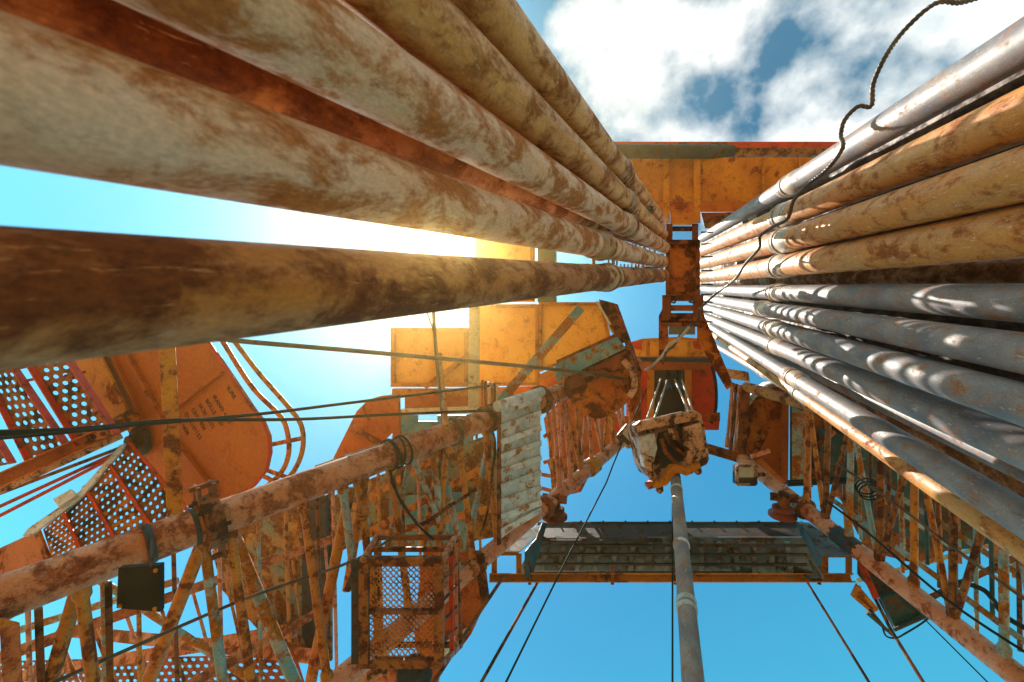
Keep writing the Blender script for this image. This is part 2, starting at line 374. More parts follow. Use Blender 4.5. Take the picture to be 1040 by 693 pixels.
def legpart(leg, r, mat, ztop, rtop=None, seg=10):
    mb = MB(); a = at_z(leg, .01); b = at_z(leg, ztop)
    mb.rings([(a.lerp(b, i/seg), r+((rtop or r)-r)*i/seg) for i in range(seg+1)], 28)
    return mast.part('leg', mb, mat), a, b
lA, a0, a1 = legpart(legA, .093, 'pinkrust', ZT)
lB, b0, b1 = legpart(legB, .07, 'salmon', ZT)
lC, c0, c1 = legpart(legC, .072, 'salmon', ZT)
lD, d0, d1 = legpart(legD, .06, 'lattice', ZT)
def axis_u(leg): return (leg[1]-leg[0]).normalized()
# collar clamp on leg A
def flange(leg, x, r, mat, w=.05, rr=1.7, parent=None, name='flange'):
    p = leg_at_x(leg, x); a = axis_u(leg); mb = MB()
    mb.rings([(p-a*w/2, r*1.03), (p-a*w/2+a*.002, r*rr), (p+a*w/2-a*.002, r*rr), (p+a*w/2, r*1.03)], 32)
    n = a.orthogonal().normalized(); b_ = a.cross(n)
    for k in range(8):
        t = 2*math.pi*k/8; q = p+(n*math.cos(t)+b_*math.sin(t))*r*(rr*.86)
        mb.rings([(q-a*(w/2+.02), .012), (q+a*(w/2+.02), .012)], 6)
    return mast.part(name, mb, mat, parent, None, .002)
flange(legA, 213, .093, 'rust_dark', .09, 1.55, lA)
p = leg_at_x(legA, 213); a = axis_u(legA)
up = (Vector((0, -1, 0))-a*Vector((0, -1, 0)).dot(a)).normalized()
for sg in (1, -1):
    mb = MB()
    for o in (-.035, .035):
        mb.beam(p+up*sg*.09+a*o, p+up*sg*.21+a*o, .10, .018, a)
    mb.beam(p+up*sg*.2-a*.07, p+up*sg*.2+a*.07, .025, .025, up)
    mast.part('clamp_lug', mb, 'rust_dark', lA, None, .003)
for x in (197, 152): 
    p = leg_at_x(legA, x); mb = MB(); mb.rings([(p-a*.012, .098), (p+a*.012, .098)], 28); mast.part('band', mb, 'dark', lA)
flange(legA, 549, .093, 'rust_dark', .06, 1.5, lA)
flange(legB, 553, .07, 'rust_dark', .06, 1.5, lB)
flange(legB, 601, .07, 'yellow', .14, 1.35, lB, 'sleeve')
for x in (486, 476): flange(legB, x, .07, 'rust_dark', .02, 1.15, lB, 'band')
flange(legC, 818, .072, 'rust_dark', .03, 1.5, lC)
flange(legC, 860, .072, 'dark', .25, 1.06, lC, 'sleeve')
# lattice between legs A and B (left face)
def face(l1, l2, xs, mats, r=.028, diag=True, pat=None, z_off=0):
    zs = [leg_at_x(l1, x).z for x in xs]
    for i, z in enumerate(zs):
        mb = MB(); A_ = at_z(l1, z); B_ = at_z(l2, z); L_ = (B_-A_).length; mb.rings([(A_.lerp(B_, q_/L_), r*k_) for q_, k_ in ((0, 1.45), (.12, 1.45), (.14, 1), (L_-.12, 1), (L_-.10, 1.4), (L_, 1.4))], 12); mast.part('brace', mb, mats[i % len(mats)])
    if diag:
        for i in range(len(zs)-1):
            a_, b_ = (zs[i], zs[i+1]) if i % 2 else (zs[i+1], zs[i]); mb = MB()
            mb.tube(at_z(l1, a_), at_z(l2, b_), r*.85, None, 10); mast.part('diagonal', mb, mats[(i+1) % len(mats)])
face(legA, legB, [-20, 80, 205, 232, 306, 346, 362, 395, 438, 465, 492], ['lattice', 'lattice', 'lattice_blue'], .026, False)
for a_, b_, m_, r_ in (((83, 585, 2.25), (46, 710, 2.25), 'lattice', .032), ((208, 545, 2.75), (144, 710, 2.7), 'lattice', .037), ((238, 545, 2.9), (306, 710, 2.75), 'lattice_blue', .037), ((356, 495, 3.3), (312, 710, 3.0), 'lattice', .036),
    ((372, 478, 3.4), (352, 600, 3.3), 'lattice', .03), ((418, 465, 3.6), (392, 560, 3.5), 'lattice_blue', .022), ((446, 455, 3.8), (468, 560, 3.7), 'lattice_blue', .028), ((450, 455, 3.8), (428, 560, 3.7), 'lattice', .026),
    ((500, 430, 4.2), (474, 560, 3.9), 'lattice_blue', .024), ((495, 450, 4.2), (505, 560, 4.0), 'lattice', .022)):
    mast.tube('diagonal', m_, a_, b_, r=r_)
face(legA, legB, [560, 572, 584, 596, 608, 620, 631], ['salmon', 'salmon', 'lattice'], .02)
# V pairs that leave leg A at the clamp and at the coils
def strut(xa, la, xb, lb, r, mat):
    mb = MB(); mb.tube(leg_at_x(la, xa), leg_at_x(lb, xb), r, None, 12); mast.part('diagonal', mb, mat)
strut(415, legA, 470, legB, .022, 'lattice_blue'); strut(455, legA, 440, legB, .022, 'lattice')
# second, inner row of thin bars behind the left face
for i, x in enumerate((28, 104, 140, 176, 222, 262, 290, 322, 338, 372, 384, 408, 424, 452, 484)):
    d_ = 1/(1/2.9-(x/500)*(1/2.9-1/5.2)); ya = 608-x*.368
    mast.tube('thin_bar', ('salmon', 'lattice_blue', 'lattice', 'rust_dark')[i % 4], (x, ya+10, d_), (x+4, max(ya+22, min(ya+150+40*(i % 3), 690-(x-330)*.84)), d_), r=.015, n=8)
for (p_, q_, m_) in (((0, 668, 3.1), (345, 545, 4.6), 'pinkrust'), ((150, 720, 3.4), (340, 612, 4.6), 'pinkrust')):
    mast.beam('rail', m_, p_, q_, .075, .04)
for i in range(9):
    t = i/8; mast.tube('thin_bar', 'lattice' if i % 2 else 'salmon', (60+270*t, 646-96*t, 3.3+1.25*t), (100+235*t, 745-130*t, 3.35+1.25*t), r=.013, n=8)
for (p_, q_) in (((95, 585, 4.5), (300, 720, 4.3)), ((20, 640, 4.5), (180, 590, 4.7))):
    mast.tube('diagonal', 'lattice_blue', p_, q_, r=.035)
# far inner bars, upper end
for i in range(9):
    x = 556+i*10; mast.tube('thin_bar', 'salmon' if i % 2 else 'lattice', (x, 418-i*3, 6.2), (x+6, 500-i*8, 6.2), r=.022, n=8)
# right face C - D
face(legC, legD, [1110, 1068, 1020, 968, 928, 893, 862, 838, 818], ['lattice', 'lattice_dark', 'lattice_blue', 'lattice_dark'], .026)
for i, x in enumerate((1048, 1034, 1006, 990, 952, 940, 915, 902, 884, 872, 856, 846, 832, 822)):
    t_ = (x-735)/305; d_ = 1/((1-t_)/7.2+t_/3.7); yb = 452+240*t_; yt_ = 400+130*t_
    mast.tube('thin_bar', ('lattice_blue', 'rust_dark', 'teal_dark')[i % 3], (x, yt_-14, d_), (x+2, yb-12-(i % 3)*14, d_), r=.017, n=8)
for a_, b_, m_ in (((835, 500, 5.4), (1045, 655, 3.6), 'lattice_blue'), ((860, 470, 5.4), (1045, 590, 3.8), 'lattice_blue'), ((900, 628, 4.4), (1045, 560, 4.0), 'rust_dark')):
    mast.beam('rail', m_, a_, b_, .05, .04)
face(legC, legD, [746, 742, 738], ['salmon', 'rust_dark'], .018)
# back braces at the top between the faces
for z_, m_ in ((ZT, 'rust_dark'), ):
    mb = MB(); mb.beam(b1, c1, .12, .1); mast.part('cross_beam', mb, m_, None, None, .004)
    mb = MB(); mb.beam(a1, b1, .1, .1); mast.part('cross_beam', mb, m_, None, None, .004)
    mb = MB(); mb.beam(d1, c1, .1, .1); mast.part('cross_beam', mb, m_, None, None, .004)

# ---------------------------------------------------------------- racking board (centre)
pb = PH(693, 270, 4.15)
T = Thing('racking_board', 'long rusty orange catwalk between both pipe racks, with beams and openings', 'racking board', pb.at(693, 270))
pbu = PH(693, 190, 8.4)
bp = T.plate('back_plate', 'yellow', [(600, 160), (905, 160), (905, 212), (600, 212)], pbu, .02)
T.plate('kick_strip', 'orange', [(600, 206), (905, 206), (905, 216), (600, 216)], pbu, .03, off=.06)
T.plate('top_strip', 'red', [(600, 144), (905, 144), (905, 150), (600, 150)], pbu, .02)
T.tube('rail_tube', 'dark', (600, 154, 8.2), (744, 154, 8.2), w=14, n=20)
T.tube('rail_tube', 'lattice_dark', (744, 154, 8.2), (905, 154, 8.2), w=12, n=20)
for x in (677, 708, 642, 775, 812):
    a_ = pbu.at(x, 162); b_ = pbu.at(x, 226 if x in (677, 708) else 208); mb = MB(); mb.beam(a_, b_, .11 if x in (677, 708) else .04, .14, Vector((0, 0, 1))); T.part('stiffener', mb, 'yellow', bp, None, .003)
T.plate('centre_plate', 'yellow', [(681, 214), (706, 214), (706, 229), (681, 229)], pbu, .03, off=.05)
T.plate('dark_plate', 'rust_dark', [(712, 216), (905, 214), (905, 232), (716, 232)], pbu, .02)
T.plate('dark_plate', 'rust_dark', [(600, 216), (676, 214), (676, 232), (600, 232)], pbu, .02)
T.plate('walkway_plate', 'orange_dirty', [(676, 244), (711, 244), (711, 301), (676, 301)], pb, .03, rim=.03, rimw=.035)
for x in (680, 706):
    a_ = pb.at(x, 228); b_ = pb.at(x, 246); mb = MB(); mb.beam(a_, b_, .05, .05, Vector((0, 0, 1))); T.part('bracket', mb, 'rust_dark', None, None, .003)
T.plate('cross_plate', 'rust_dark', [(677, 230), (709, 230), (709, 234), (677, 234)], pb, .05)
for x, w_ in ((677, .075), (709, .085)):
    mb = MB(); mb.beam(pb.at(x, 300), pb.at(x, 326), w_, .06, Vector((0, 0, 1))); T.part('side_rail', mb, 'rust_dark', None, None, .003)
for y in (303, 313, 321, 325, 329):
    mb = MB(); mb.beam(pb.at(671 if y > 320 else 679, y), pb.at(713 if y > 320 else 707, y), .05, .04, Vector((0, 0, 1))); T.part('crossbar', mb, 'rust_dark', None, None, .003)
T.plate('gusset', 'orange_dirty', [(669, 321), (677, 305), (679, 345), (674, 368), (669, 368)], pb, .02)
T.plate('gusset', 'orange_dirty', [(707, 300), (716, 322), (745, 392), (738, 396), (708, 345)], pb, .02)
T.plate('dark_plate', 'dark', [(679, 328), (706, 328), (706, 340), (679, 340)], pbu, .02)
# fingers that hold the pipe tops (reach out left and right at pipe-top height)
pf = Plane(pb.p+Vector((0, 0, .02)), Vector((0, 0, 1)))
for y in (232, 246, 259, 272, 286):
    mb = MB(); a_ = pf.at(674, y); b_ = pf.at(655, y); mb.tube(a_, b_, .008, None, 8); T.part('finger', mb, 'dark')
for y in (236, 248, 261, 275, 289, 299, 307, 317, 327, 337):
    mb = MB(); a_ = pf.at(712, y); b_ = pf.at(724, y); mb.tube(a_, b_, .007, None, 8); T.part('finger', mb, 'dark')
for x in (684, 703):
    mb = MB(); P = [pb.at(x, 303)+Vector((0, 0, -.03)), pb.at(x+2, 308)+Vector((0, 0, -.08)), pb.at(x-3, 307)+Vector((0, 0, -.05))]; mb.rings([(p, .008) for p in smooth_path(P)], 6); T.part('hook', mb, 'dark')

# ---------------------------------------------------------------- crown
pc = PH(690, 390, 6.6); pcl = PH(690, 390, 6.45); pcd = PH(690, 390, 7.3)
T = Thing('crown_block', 'red and yellow crown housing with dark sheave opening at the top of the mast', 'crown block', pc.at(690, 390))
T.plate('top_panel', 'yellow_clean', [(640, 348), (652, 344), (690, 342), (722, 345), (728, 364), (640, 364)], pc, .03, rim=.03, rimw=.03)
for x in (658, 700):
    mb = MB(); mb.beam(pcl.at(x, 346), pcl.at(x, 362), .05, .04, Vector((0, 0, 1))); T.part('stiffener', mb, 'yellow', None, None, .003)
for x in (646, 708):
    T.plate('red_patch', 'red', [(x-5, 347), (x+4, 346), (x+5, 356), (x-3, 354)], pcl, .004, off=-.12)
T.tube('cross_tube', 'dark', (643, 365, 6.3), (728, 366, 6.3), w=5)
T.plate('side_plate', 'red', [(636, 372), (662, 372), (662, 432), (636, 432)], pc, .03)
T.plate('side_plate', 'red', [(702, 372), (727, 372), (727, 432), (702, 432)], pc, .03)
T.plate('head_plate', 'orange', [(648, 367), (727, 367), (727, 376), (648, 376)], pcl, .05)
for x in (661, 699):
    mb = MB(); mb.beam(pcl.at(x, 376), pcl.at(x, 424), .09, .09, Vector((0, 0, 1))); T.part('girder', mb, 'yellow', None, None, .004)
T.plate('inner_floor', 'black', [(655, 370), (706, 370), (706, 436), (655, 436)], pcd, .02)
for x in (680, 690):
    p = Q(x, 378, 6.8); mb = MB(); ax = Vector((1, 0, 0)); mb.rings([(p-ax*.035, .26), (p-ax*.01, .22), (p+ax*.01, .22), (p+ax*.035, .26)], 28); T.part('sheave', mb, 'dark')
T.plate('sill_beam', 'red', [(624, 430), (656, 427), (660, 436), (626, 438)], pcl, .05)
T.plate('sill_beam', 'red', [(700, 427), (731, 428), (730, 437), (700, 437)], pcl, .05)
T.plate('sill_plate', 'orange', [(628, 423), (650, 419), (652, 427), (630, 430)], pcl, .02, off=.08)
T.plate('sill_plate', 'orange', [(716, 420), (731, 418), (731, 427), (718, 427)], pcl, .02, off=.08)
mb = MB(); mb.rings([(p, .02) for p in smooth_path([Q(723, 372, 6.3), Q(727, 390, 6.3), Q(727, 415, 6.3), Q(722, 430, 6.3)])], 8); T.part('hose', mb, 'black')

# ---------------------------------------------------------------- travelling block, lines and rod
T = Thing('travelling_block', 'greasy beige travelling block with yellow hook plate hanging below the crown', 'travelling block', Q(682, 462, 4.5))
def blk(poly, d0, d1):
    mb = MB(); pl = Plane(Q(684, 455, d0), M @ Vector((0, .12, 1))); dz = d1-d0
    pts = [pl.at(x, y) for x, y in poly]; n = pl.n; c = sum(pts, Vector())/len(pts)
    back = [c+(p-c)*1.0-n*dz for p in pts]; k = len(pts)
    mb.add(pts+back, [tuple(range(k)), tuple(range(k, 2*k))[::-1]]+[(i, (i+1) % k, (i+1) % k+k, i+k) for i in range(k)])
    return mb
body = T.part('body', blk([(646, 434), (650, 431), (706, 419), (712, 421), (716, 432), (721, 466), (719, 472), (706, 478), (668, 488), (660, 486), (655, 476), (648, 446)], 4.55, 4.95), 'beige', bevel=.02)
T.part('top_guard', blk([(645, 433), (652, 428), (707, 417), (713, 421), (714, 428), (708, 427), (652, 438), (646, 441)], 4.45, 4.6), 'beige', body, bevel=.015)
T.part('side_cheek', blk([(649, 445), (665, 440), (668, 455), (664, 470), (655, 476)], 4.42, 4.56), 'white', body, 'white chipped cheek plate', .01)
T.part('side_cheek', blk([(695, 434), (712, 429), (718, 464), (702, 469), (697, 452)], 4.45, 4.56), 'beige', body, bevel=.012)
T.part('dark_recess', blk([(670, 440), (692, 434), (695, 468), (674, 476), (667, 458)], 4.5, 4.57), 'dark', body)
for pts, w_ in (([(675, 440), (682, 452), (694, 461), (700, 466)], .028), ([(672, 446), (676, 460), (690, 474)], .03), ([(684, 435), (690, 450), (697, 455)], .02), ([(690, 447), (698, 446), (703, 453)], .018)):
    mb = MB(); mb.rings([(Q(x, y, 4.42), w_*.7) for x, y in pts], 8); T.part('link_arm', mb, 'rust_dark', body)
for x, y in ((679, 436), (683, 440)):
    T.plate('lug', 'beige', [(x, y), (x+6, y-1), (x+7, y+6), (x+1, y+7)], Plane(Q(x, y, 4.42), M @ Vector((0, 0, 1))), .03, parent=body)
hk = T.part('hook_plate', blk([(658, 492), (664, 489), (674, 487), (678, 479), (684, 473), (692, 473), (697, 476), (708, 472), (711, 470), (712, 475), (704, 481), (697, 484), (693, 481), (687, 481), (683, 486), (678, 493), (668, 496), (659, 497)], 4.3, 4.42), 'yellow', bevel=.008)
for pts in ([(660, 464), (659, 476), (664, 486), (668, 490)], [(698, 450), (702, 460), (700, 470), (704, 476)]):
    mb = MB(); P = smooth_path([Q(x, y, 4.38) for x, y in pts]); mb.rings([(p, .038) for p in P], 12); T.part('bail', mb, 'beige')
for x, y in ((670, 499), (709, 480)):
    mb = MB(); p = Q(x, y-5, 4.35); q = Q(x, y+1, 4.28); mb.rings([(p, .03), (p.lerp(q, .7), .034), (q, .02)], 12); T.part('pin', mb, 'beige', hk)
mb = MB(); p = Q(657, 494, 4.3); q = Q(662, 492, 4.3); mb.tube(p, q, .035, None, 10); T.part('pin', mb, 'red', hk)
for a_, b_ in (((671, 385), (656, 429)), ((678, 385), (664, 428)), ((685, 385), (700, 420)), ((692, 385), (704, 419))):
    nm = {671: 'outer steel line, nearest the left red plate, running down to the block', 678: 'second steel line from the left inside the crown opening', 685: 'third steel line from the left inside the crown opening', 692: 'steel line nearest the right crown girder above the block'}[a_[0]]
    cable('hoisting_line', nm, 'steel line', 'rope_pale', [(a_[0], a_[1], 6.7), (b_[0], b_[1], 4.7)], .012, strands=3, group='hoisting lines above the block', smooth=False)
T = Thing('hanging_rod', 'long pale grey tube hanging from the travelling block to the bottom edge', 'rod', Q(686, 487, 4.4))
a_ = Q(686, 484, 4.4); b_ = Q(704, 693, 1.95); b_ = a_+(b_-a_)*1.25
mb = MB(); N = 16; mb.rings([(a_.lerp(b_, i/N), .046) for i in range(N+1)], 28); T.part('tube', mb, MT['pipe_grey'])
for t in (.1, .42, .62, .64, .93):
    p = a_.lerp(b_, t); u = (b_-a_).normalized(); mb = MB(); mb.rings([(p, .047), (p+u*.01, .053), (p+u*.03, .053), (p+u*.04, .047)], 28); T.part('band', mb, 'white')

# ---------------------------------------------------------------- lower windwall platform
pu = PH(680, 565, 4.6); pf_ = PH(680, 587, 4.25)
T = Thing('tray_platform', 'dark blue ribbed tray platform with yellow rusty edge beam at the bottom centre', 'platform', pu.at(680, 565))
ud = T.plate('underside', 'slate', [(545, 546), (815, 546), (838, 588), (522, 588)], pu, .02)
pw = P3((545, 531, 5.0), (815, 531, 5.0), (545, 549, 4.62))
T.plate('back_wall', 'dark', [(545, 531), (815, 531), (818, 549), (541, 549)], pw, .02, rim=.012, rimw=.02)
for i in range(15):
    x = 556+i*17.2; a_ = pu.at(x+2, 549); b_ = pu.at(x+(x-680)*.05, 584); mb = MB(); mb.beam(a_+Vector((0, 0, -.03)), b_+Vector((0, 0, -.03)), .045, .05, Vector((0, 0, 1))); T.part('rib', mb, 'slate', ud, None, .004)
for y, m_ in ((551, 'dark'), (560, 'dark'), (570, 'dark')):
    mb = MB(); mb.beam(pu.at(546, y)+Vector((0, 0, -.07)), pu.at(818, y)+Vector((0, 0, -.07)), .018, .03, Vector((0, 0, 1))); T.part('long_bar', mb, m_, ud, None, .002)
eb = T.chan('edge_beam', 'yellow', (497, 587, 4.2), (864, 587, 4.2), .075, .05)
T.beam('edge_beam', 'dark', (540, 582, 4.35), (830, 582, 4.35), .03, .06, bevel=.004)
for x in (538, 622, 686, 832):
    T.beam('post', 'rust_dark', (x, 575, 4.2), (x, 594, 4.15), .03, .03)
T.plate('end_flap', 'white', [(507, 559), (512, 548), (556, 530), (549, 541), (528, 560)], P3((507, 559, 4.2), (556, 530, 4.9), (528, 560, 4.25)), .012)
T.plate('end_flap', 'slate', [(812, 530), (822, 531), (862, 560), (862, 564), (835, 564)], P3((812, 530, 4.9), (862, 562, 4.2), (835, 564, 4.25)), .012)
T.plate('side_wall', 'teal_dark', [(545, 547), (551, 531), (556, 531), (541, 586), (534, 586), (534, 560)], P3((545, 547, 4.5), (556, 531, 4.9), (541, 586, 4.2)), .012)
T.plate('side_wall', 'teal_dark', [(815, 547), (810, 531), (816, 531), (836, 560), (836, 586), (829, 586)], P3((815, 547, 4.5), (812, 531, 4.9), (836, 586, 4.2)), .012)
for x in (502, 527, 838, 862):
    T.beam('bracket', 'yellow', (x, 562, 4.3), (x, 584, 4.22), .05, .03)
T.beam('bracket', 'yellow', (500, 562, 4.3), (527, 562, 4.3), .04, .03); T.beam('bracket', 'yellow', (838, 564, 4.3), (864, 564, 4.3), .04, .03)
# side sheaves above the platform corners
def sheave_unit(label, x, y, d, sg):
    T = Thing('guide_sheave', label, 'pulley', Q(x, y, d), 'guide pulleys above the lower platform')
    p = Q(x, y, d); ax = M @ Vector((0, 1, .15)).normalized(); mb = MB()
    mb.rings([(p-ax*.05, .08), (p-ax*.045, .13), (p-ax*.025, .13), (p, .07), (p+ax*.02, .10), (p+ax*.045, .10), (p+ax*.05, .08)], 28); T.part('wheel', mb, 'red_dull', None, None)
    mb = MB(); mb.rings([(p+ax*.05, .06), (p+ax*.2, .055)], 16); T.part('hub', mb, 'rust_dark')
    mb = MB(); mb.beam(p+ax*.15-Vector((.12, 0, 0)), p+ax*.15+Vector((.12, 0, 0)), .08, .06); T.part('bracket', mb, 'rust_dark', None, None, .004)
sheave_unit('small red pulley beside the left leg above the tray platform', 563, 521, 4.7, -1)
sheave_unit('small red pulley beside the right leg above the tray platform', 795, 520, 4.7, 1)

# ---------------------------------------------------------------- floodlights
def flood(label, poly, d, arm):
    pl = Plane(Q(poly[0][0], poly[0][1], d), M @ Vector((0, .1, 1))); T = Thing('floodlight', label, 'floodlight', pl.at(*poly[0]), 'floodlights on the mast')
    c = (sum(p[0] for p in poly)/4, sum(p[1] for p in poly)/4)
    def sc(k): return [(c[0]+(x-c[0])*k, c[1]+(y-c[1])*k) for x, y in poly]
    T.plate('housing', 'dark', poly, pl, .09)
    mb = MB(); P = [pl.at(x, y) for x, y in poly]
    for i in range(4): mb.beam(P[i]+pl.n*.012, P[(i+1) % 4]+pl.n*.012, .028, .024, pl.n)
    T.part('frame', mb, 'beige', None, None, .003)
    hs = sc(.86); T.plate('reflector', MT['reflector'], hs, pl, .004, off=.005)
    q = [hs[0], hs[1], tuple((hs[1][i]*.35+hs[2][i]*.65) for i in (0, 1)), tuple((hs[0][i]*.35+hs[3][i]*.65) for i in (0, 1))]
    T.plate('lens', MT['lens'], q, pl, .004, off=.011)
    T.tube('arm', 'rust_dark', (c[0], c[1], d+.1), arm, r=.022)
flood('tilted square floodlight beside the red crown plate on the left leg', [(637, 431), (648, 443), (638, 455), (627, 444)], 5.2, (628, 453, 5.7))
flood('square floodlight standing out from the right leg against the sky', [(748, 473), (767, 473), (767, 492), (748, 492)], 5.0, (776, 482, 5.2))

# ---------------------------------------------------------------- left boards and machines
pm = PH(560, 360, 6.7); pm2 = PH(560, 360, 6.95); pm3 = PH(440, 370, 6.0); pml = PH(600, 390, 4.6)
T = Thing('working_board', 'large ochre steel platform with framed panels and rounded rusty bottom beside the crown', 'platform', pm.at(560, 360))
T.plate('panel', 'yellow_clean', [(478, 309), (548, 309), (548, 392), (478, 392)], pm, .02, rim=.04, rimw=.05)
T.plate('panel', 'yellow_clean', [(548, 307), (613, 307), (622, 352), (548, 378)], pm, .02, rim=.04, rimw=.045)
T.plate('lower_panel', 'orange', [(480, 394), (548, 392), (548, 380), (600, 362), (585, 380), (540, 418), (484, 416)], pm2, .02)
T.plate('upper_panel', 'yellow_clean', [(484, 236), (543, 236), (543, 307), (484, 307)], pm2, .02, rim=.04, rimw=.05)
T.plate('post', 'teal_dark', [(546, 250), (564, 250), (564, 307), (546, 307)], pm2, .08)
T.plate('side_fin', 'rust_dark', [(608, 304), (624, 308), (640, 345), (630, 350), (618, 330)], pml, .03)
T.plate('end_wall', 'orange_dirty', [(622, 308), (627, 309), (652, 378), (650, 405), (641, 420), (644, 380)], PH(640, 370, 4.75), .03)
dr = T.plate('drum_bottom', 'orange_dirty', [(574, 382), (638, 350), (645, 375), (643, 395), (636, 410), (622, 422), (606, 426), (592, 421), (580, 408), (572, 395)], pml, .25)
T.plate('blue_band', 'blue', [(566, 372), (572, 366), (628, 342), (636, 354), (576, 383), (568, 388)], pml, .05, off=.08, parent=None)
T.plate('dark_band', 'rust_dark', [(576, 384), (636, 356), (640, 370), (580, 396)], pml, .03, off=.05)
T.plate('dark_band', 'rust_dark', [(566, 366), (630, 337), (634, 343), (568, 373)], pml, .03, off=.05)
mb = MB(); mb.rings([(p, .03) for p in smooth_path([pml.at(*q)+pml.n*.06 for q in ((634, 366), (643, 378), (645, 392), (640, 402))])], 10); T.part('grab_bar', mb, 'beige')
T.beam('diagonal_brace', 'lattice_blue', (504, 412, 4.55), (590, 313, 4.6), .09, .06)
T.beam('support_post', 'cream', (482, 302, 4.35), (481, 414, 4.3), .10, .08)
for x0_, y0_, x1_, y1_ in ((606, 306, 612, 316), (612, 316, 620, 330), (618, 332, 628, 346)):
    T.tube('hose', 'cream', (x0_, y0_, 4.5), (x1_, y1_, 4.5), r=.01)
T.plate('rib_strip', 'yellow', [(548, 380), (600, 360), (598, 366), (550, 388)], pm, .02, off=.03)
ps_ = PH(630, 250, 5.3); random.seed(11); x = 584  # slats added behind the left pipes to throw shadow bands on the right pipes
while x < 670:
    w_ = random.choice((1.1, 1.4, 1.4, 2, 3.2)); k_ = random.uniform(-3, 3); yt = random.choice((205, 236, 240, 244))
    o_ = random.uniform(-.05, .05); g_ = 249+(x-592)*.13
    if random.random() < .4:
        T.plate('slat', 'rust_dark', [(x+k_, yt), (x+w_+k_, yt), (x+w_-k_*.3, 289-(x-592)*.06), (x-k_*.3, 289-(x-592)*.06)], ps_, .02, off=o_)
    else:
        T.plate('slat', 'rust_dark', [(x+k_, yt), (x+w_+k_, yt), (x+w_+k_*.3, g_), (x+k_*.3, g_)], ps_, .02, off=o_)
        T.plate('slat', 'rust_dark', [(x, 268), (x+w_, 268), (x+w_-k_*.3, 289-(x-592)*.06), (x-k_*.3, 289-(x-592)*.06)], ps_, .02, off=o_)
    x += w_+random.choice((1.8, 2.2, 3, 3, 4.5))
ps_ = PH(680, 265, 8.6); x = 646  # deeper layer of added slats, shading the right pipe tops
while x < 708:
    w_ = random.choice((1.4, 1.8, 2.5)); y1_ = 297 if x > 678 else 283; y0_ = 236 if x < 660 else 246
    if x > 678: T.plate('slat', 'rust_dark', [(x, y0_), (x+w_, y0_), (x+w_, y1_), (x, y1_)], ps_, .02)
    else:
        T.plate('slat', 'rust_dark', [(x, 270), (x+w_, 270), (x+w_, y1_), (x, y1_)], ps_, .02)
    x += w_+random.choice((1.6, 2, 3))
for y_ in (241, 279):  # hidden bars made up to carry the added slats
    mb = MB(); mb.beam(PH(630, 250, 5.3).at(590, y_)+Vector((0, 0, .09)), PH(630, 250, 5.3).at(672, y_-1)+Vector((0, 0, .09)), .05, .05, Vector((0, 0, 1))); T.part('shadow_slat_bearer', mb, 'rust_dark')
mb = MB(); mb.beam(PH(575, 275, 8.2).at(524, 284)+Vector((0, 0, .07)), PH(575, 275, 8.2).at(616, 279)+Vector((0, 0, .07)), .07, .06, Vector((0, 0, 1))); T.part('shadow_slat_bearer', mb, 'rust_dark')  # made-up carrier for the far shadow-casting layer
ps_ = PH(575, 275, 8.2); x = 528  # far layer of added slats, completes the shadow bands on the right pipes
while x < 612:
    w_ = random.choice((1.8, 2.4, 3)); y1_ = 303-(x-528)*.13
    T.plate('slat', 'rust_dark', [(x, 268), (x+w_, 268), (x+w_+1, y1_), (x+1, y1_)], ps_, .02)
    x += w_+random.choice((2.2, 2.8, 3.5))
T = Thing('side_platform', 'faded yellow framed box platform standing left of the cream post', 'platform', pm3.at(440, 370))
T.plate('floor_panel', 'yellow_clean', [(399, 333), (477, 333), (477, 393), (399, 393)], pm3, .02, rim=.05, rimw=.05)
T.plate('front_edge', 'yellow', [(398, 395), (482, 395), (482, 402), (398, 402)], PH(440, 398, 5.2), .06)
T.plate('skirt', 'orange', [(411, 402), (478, 402), (478, 416), (411, 416)], PH(440, 408, 5.2), .02)
T.plate('trough', 'cream', [(405, 416), (482, 413), (482, 420), (405, 422)], PH(440, 417, 5.1), .04)
T.plate('blue_plate', 'blue', [(406, 422), (424, 422), (424, 428), (444, 428), (444, 422), (480, 422), (480, 448), (420, 470), (403, 462)], PH(440, 440, 5.1), .02)
mb = MB(); mb.beam(pm3.at(434, 393)+Vector((0, 0, -.05)), pm3.at(476, 362)+Vector((0, 0, -.05)), .06, .04, Vector((0, 0, 1))); T.part('cross_brace', mb, 'yellow', None, None, .003)
T.beam('side_strut', 'lattice_blue', (406, 418, 5.0), (398, 462, 4.8), .06, .04)
# curved orange guard
T = Thing('curved_guard', 'plain reddish orange curved sheet guard above the left leg, left of the blue plate', 'guard', Q(380, 440, 4.6))
pg_ = PH(380, 435, 4.6)
T.plate('sheet', 'orange', [(336, 470), (362, 418), (374, 406), (388, 402), (406, 400), (406, 432), (380, 458), (345, 475)], pg_, .015)
T.plate('flange', 'orange', [(388, 402), (407, 400), (409, 440), (404, 446)], pg_, .03, off=.05)
T.plate('fold', 'orange_dirty', [(362, 440), (366, 436), (392, 450), (388, 455)], pg_, .01, off=.012)
T.tube('lip_tube', 'lattice_blue', (322, 476, 3.6), (402, 448, 4.2), r=.03)
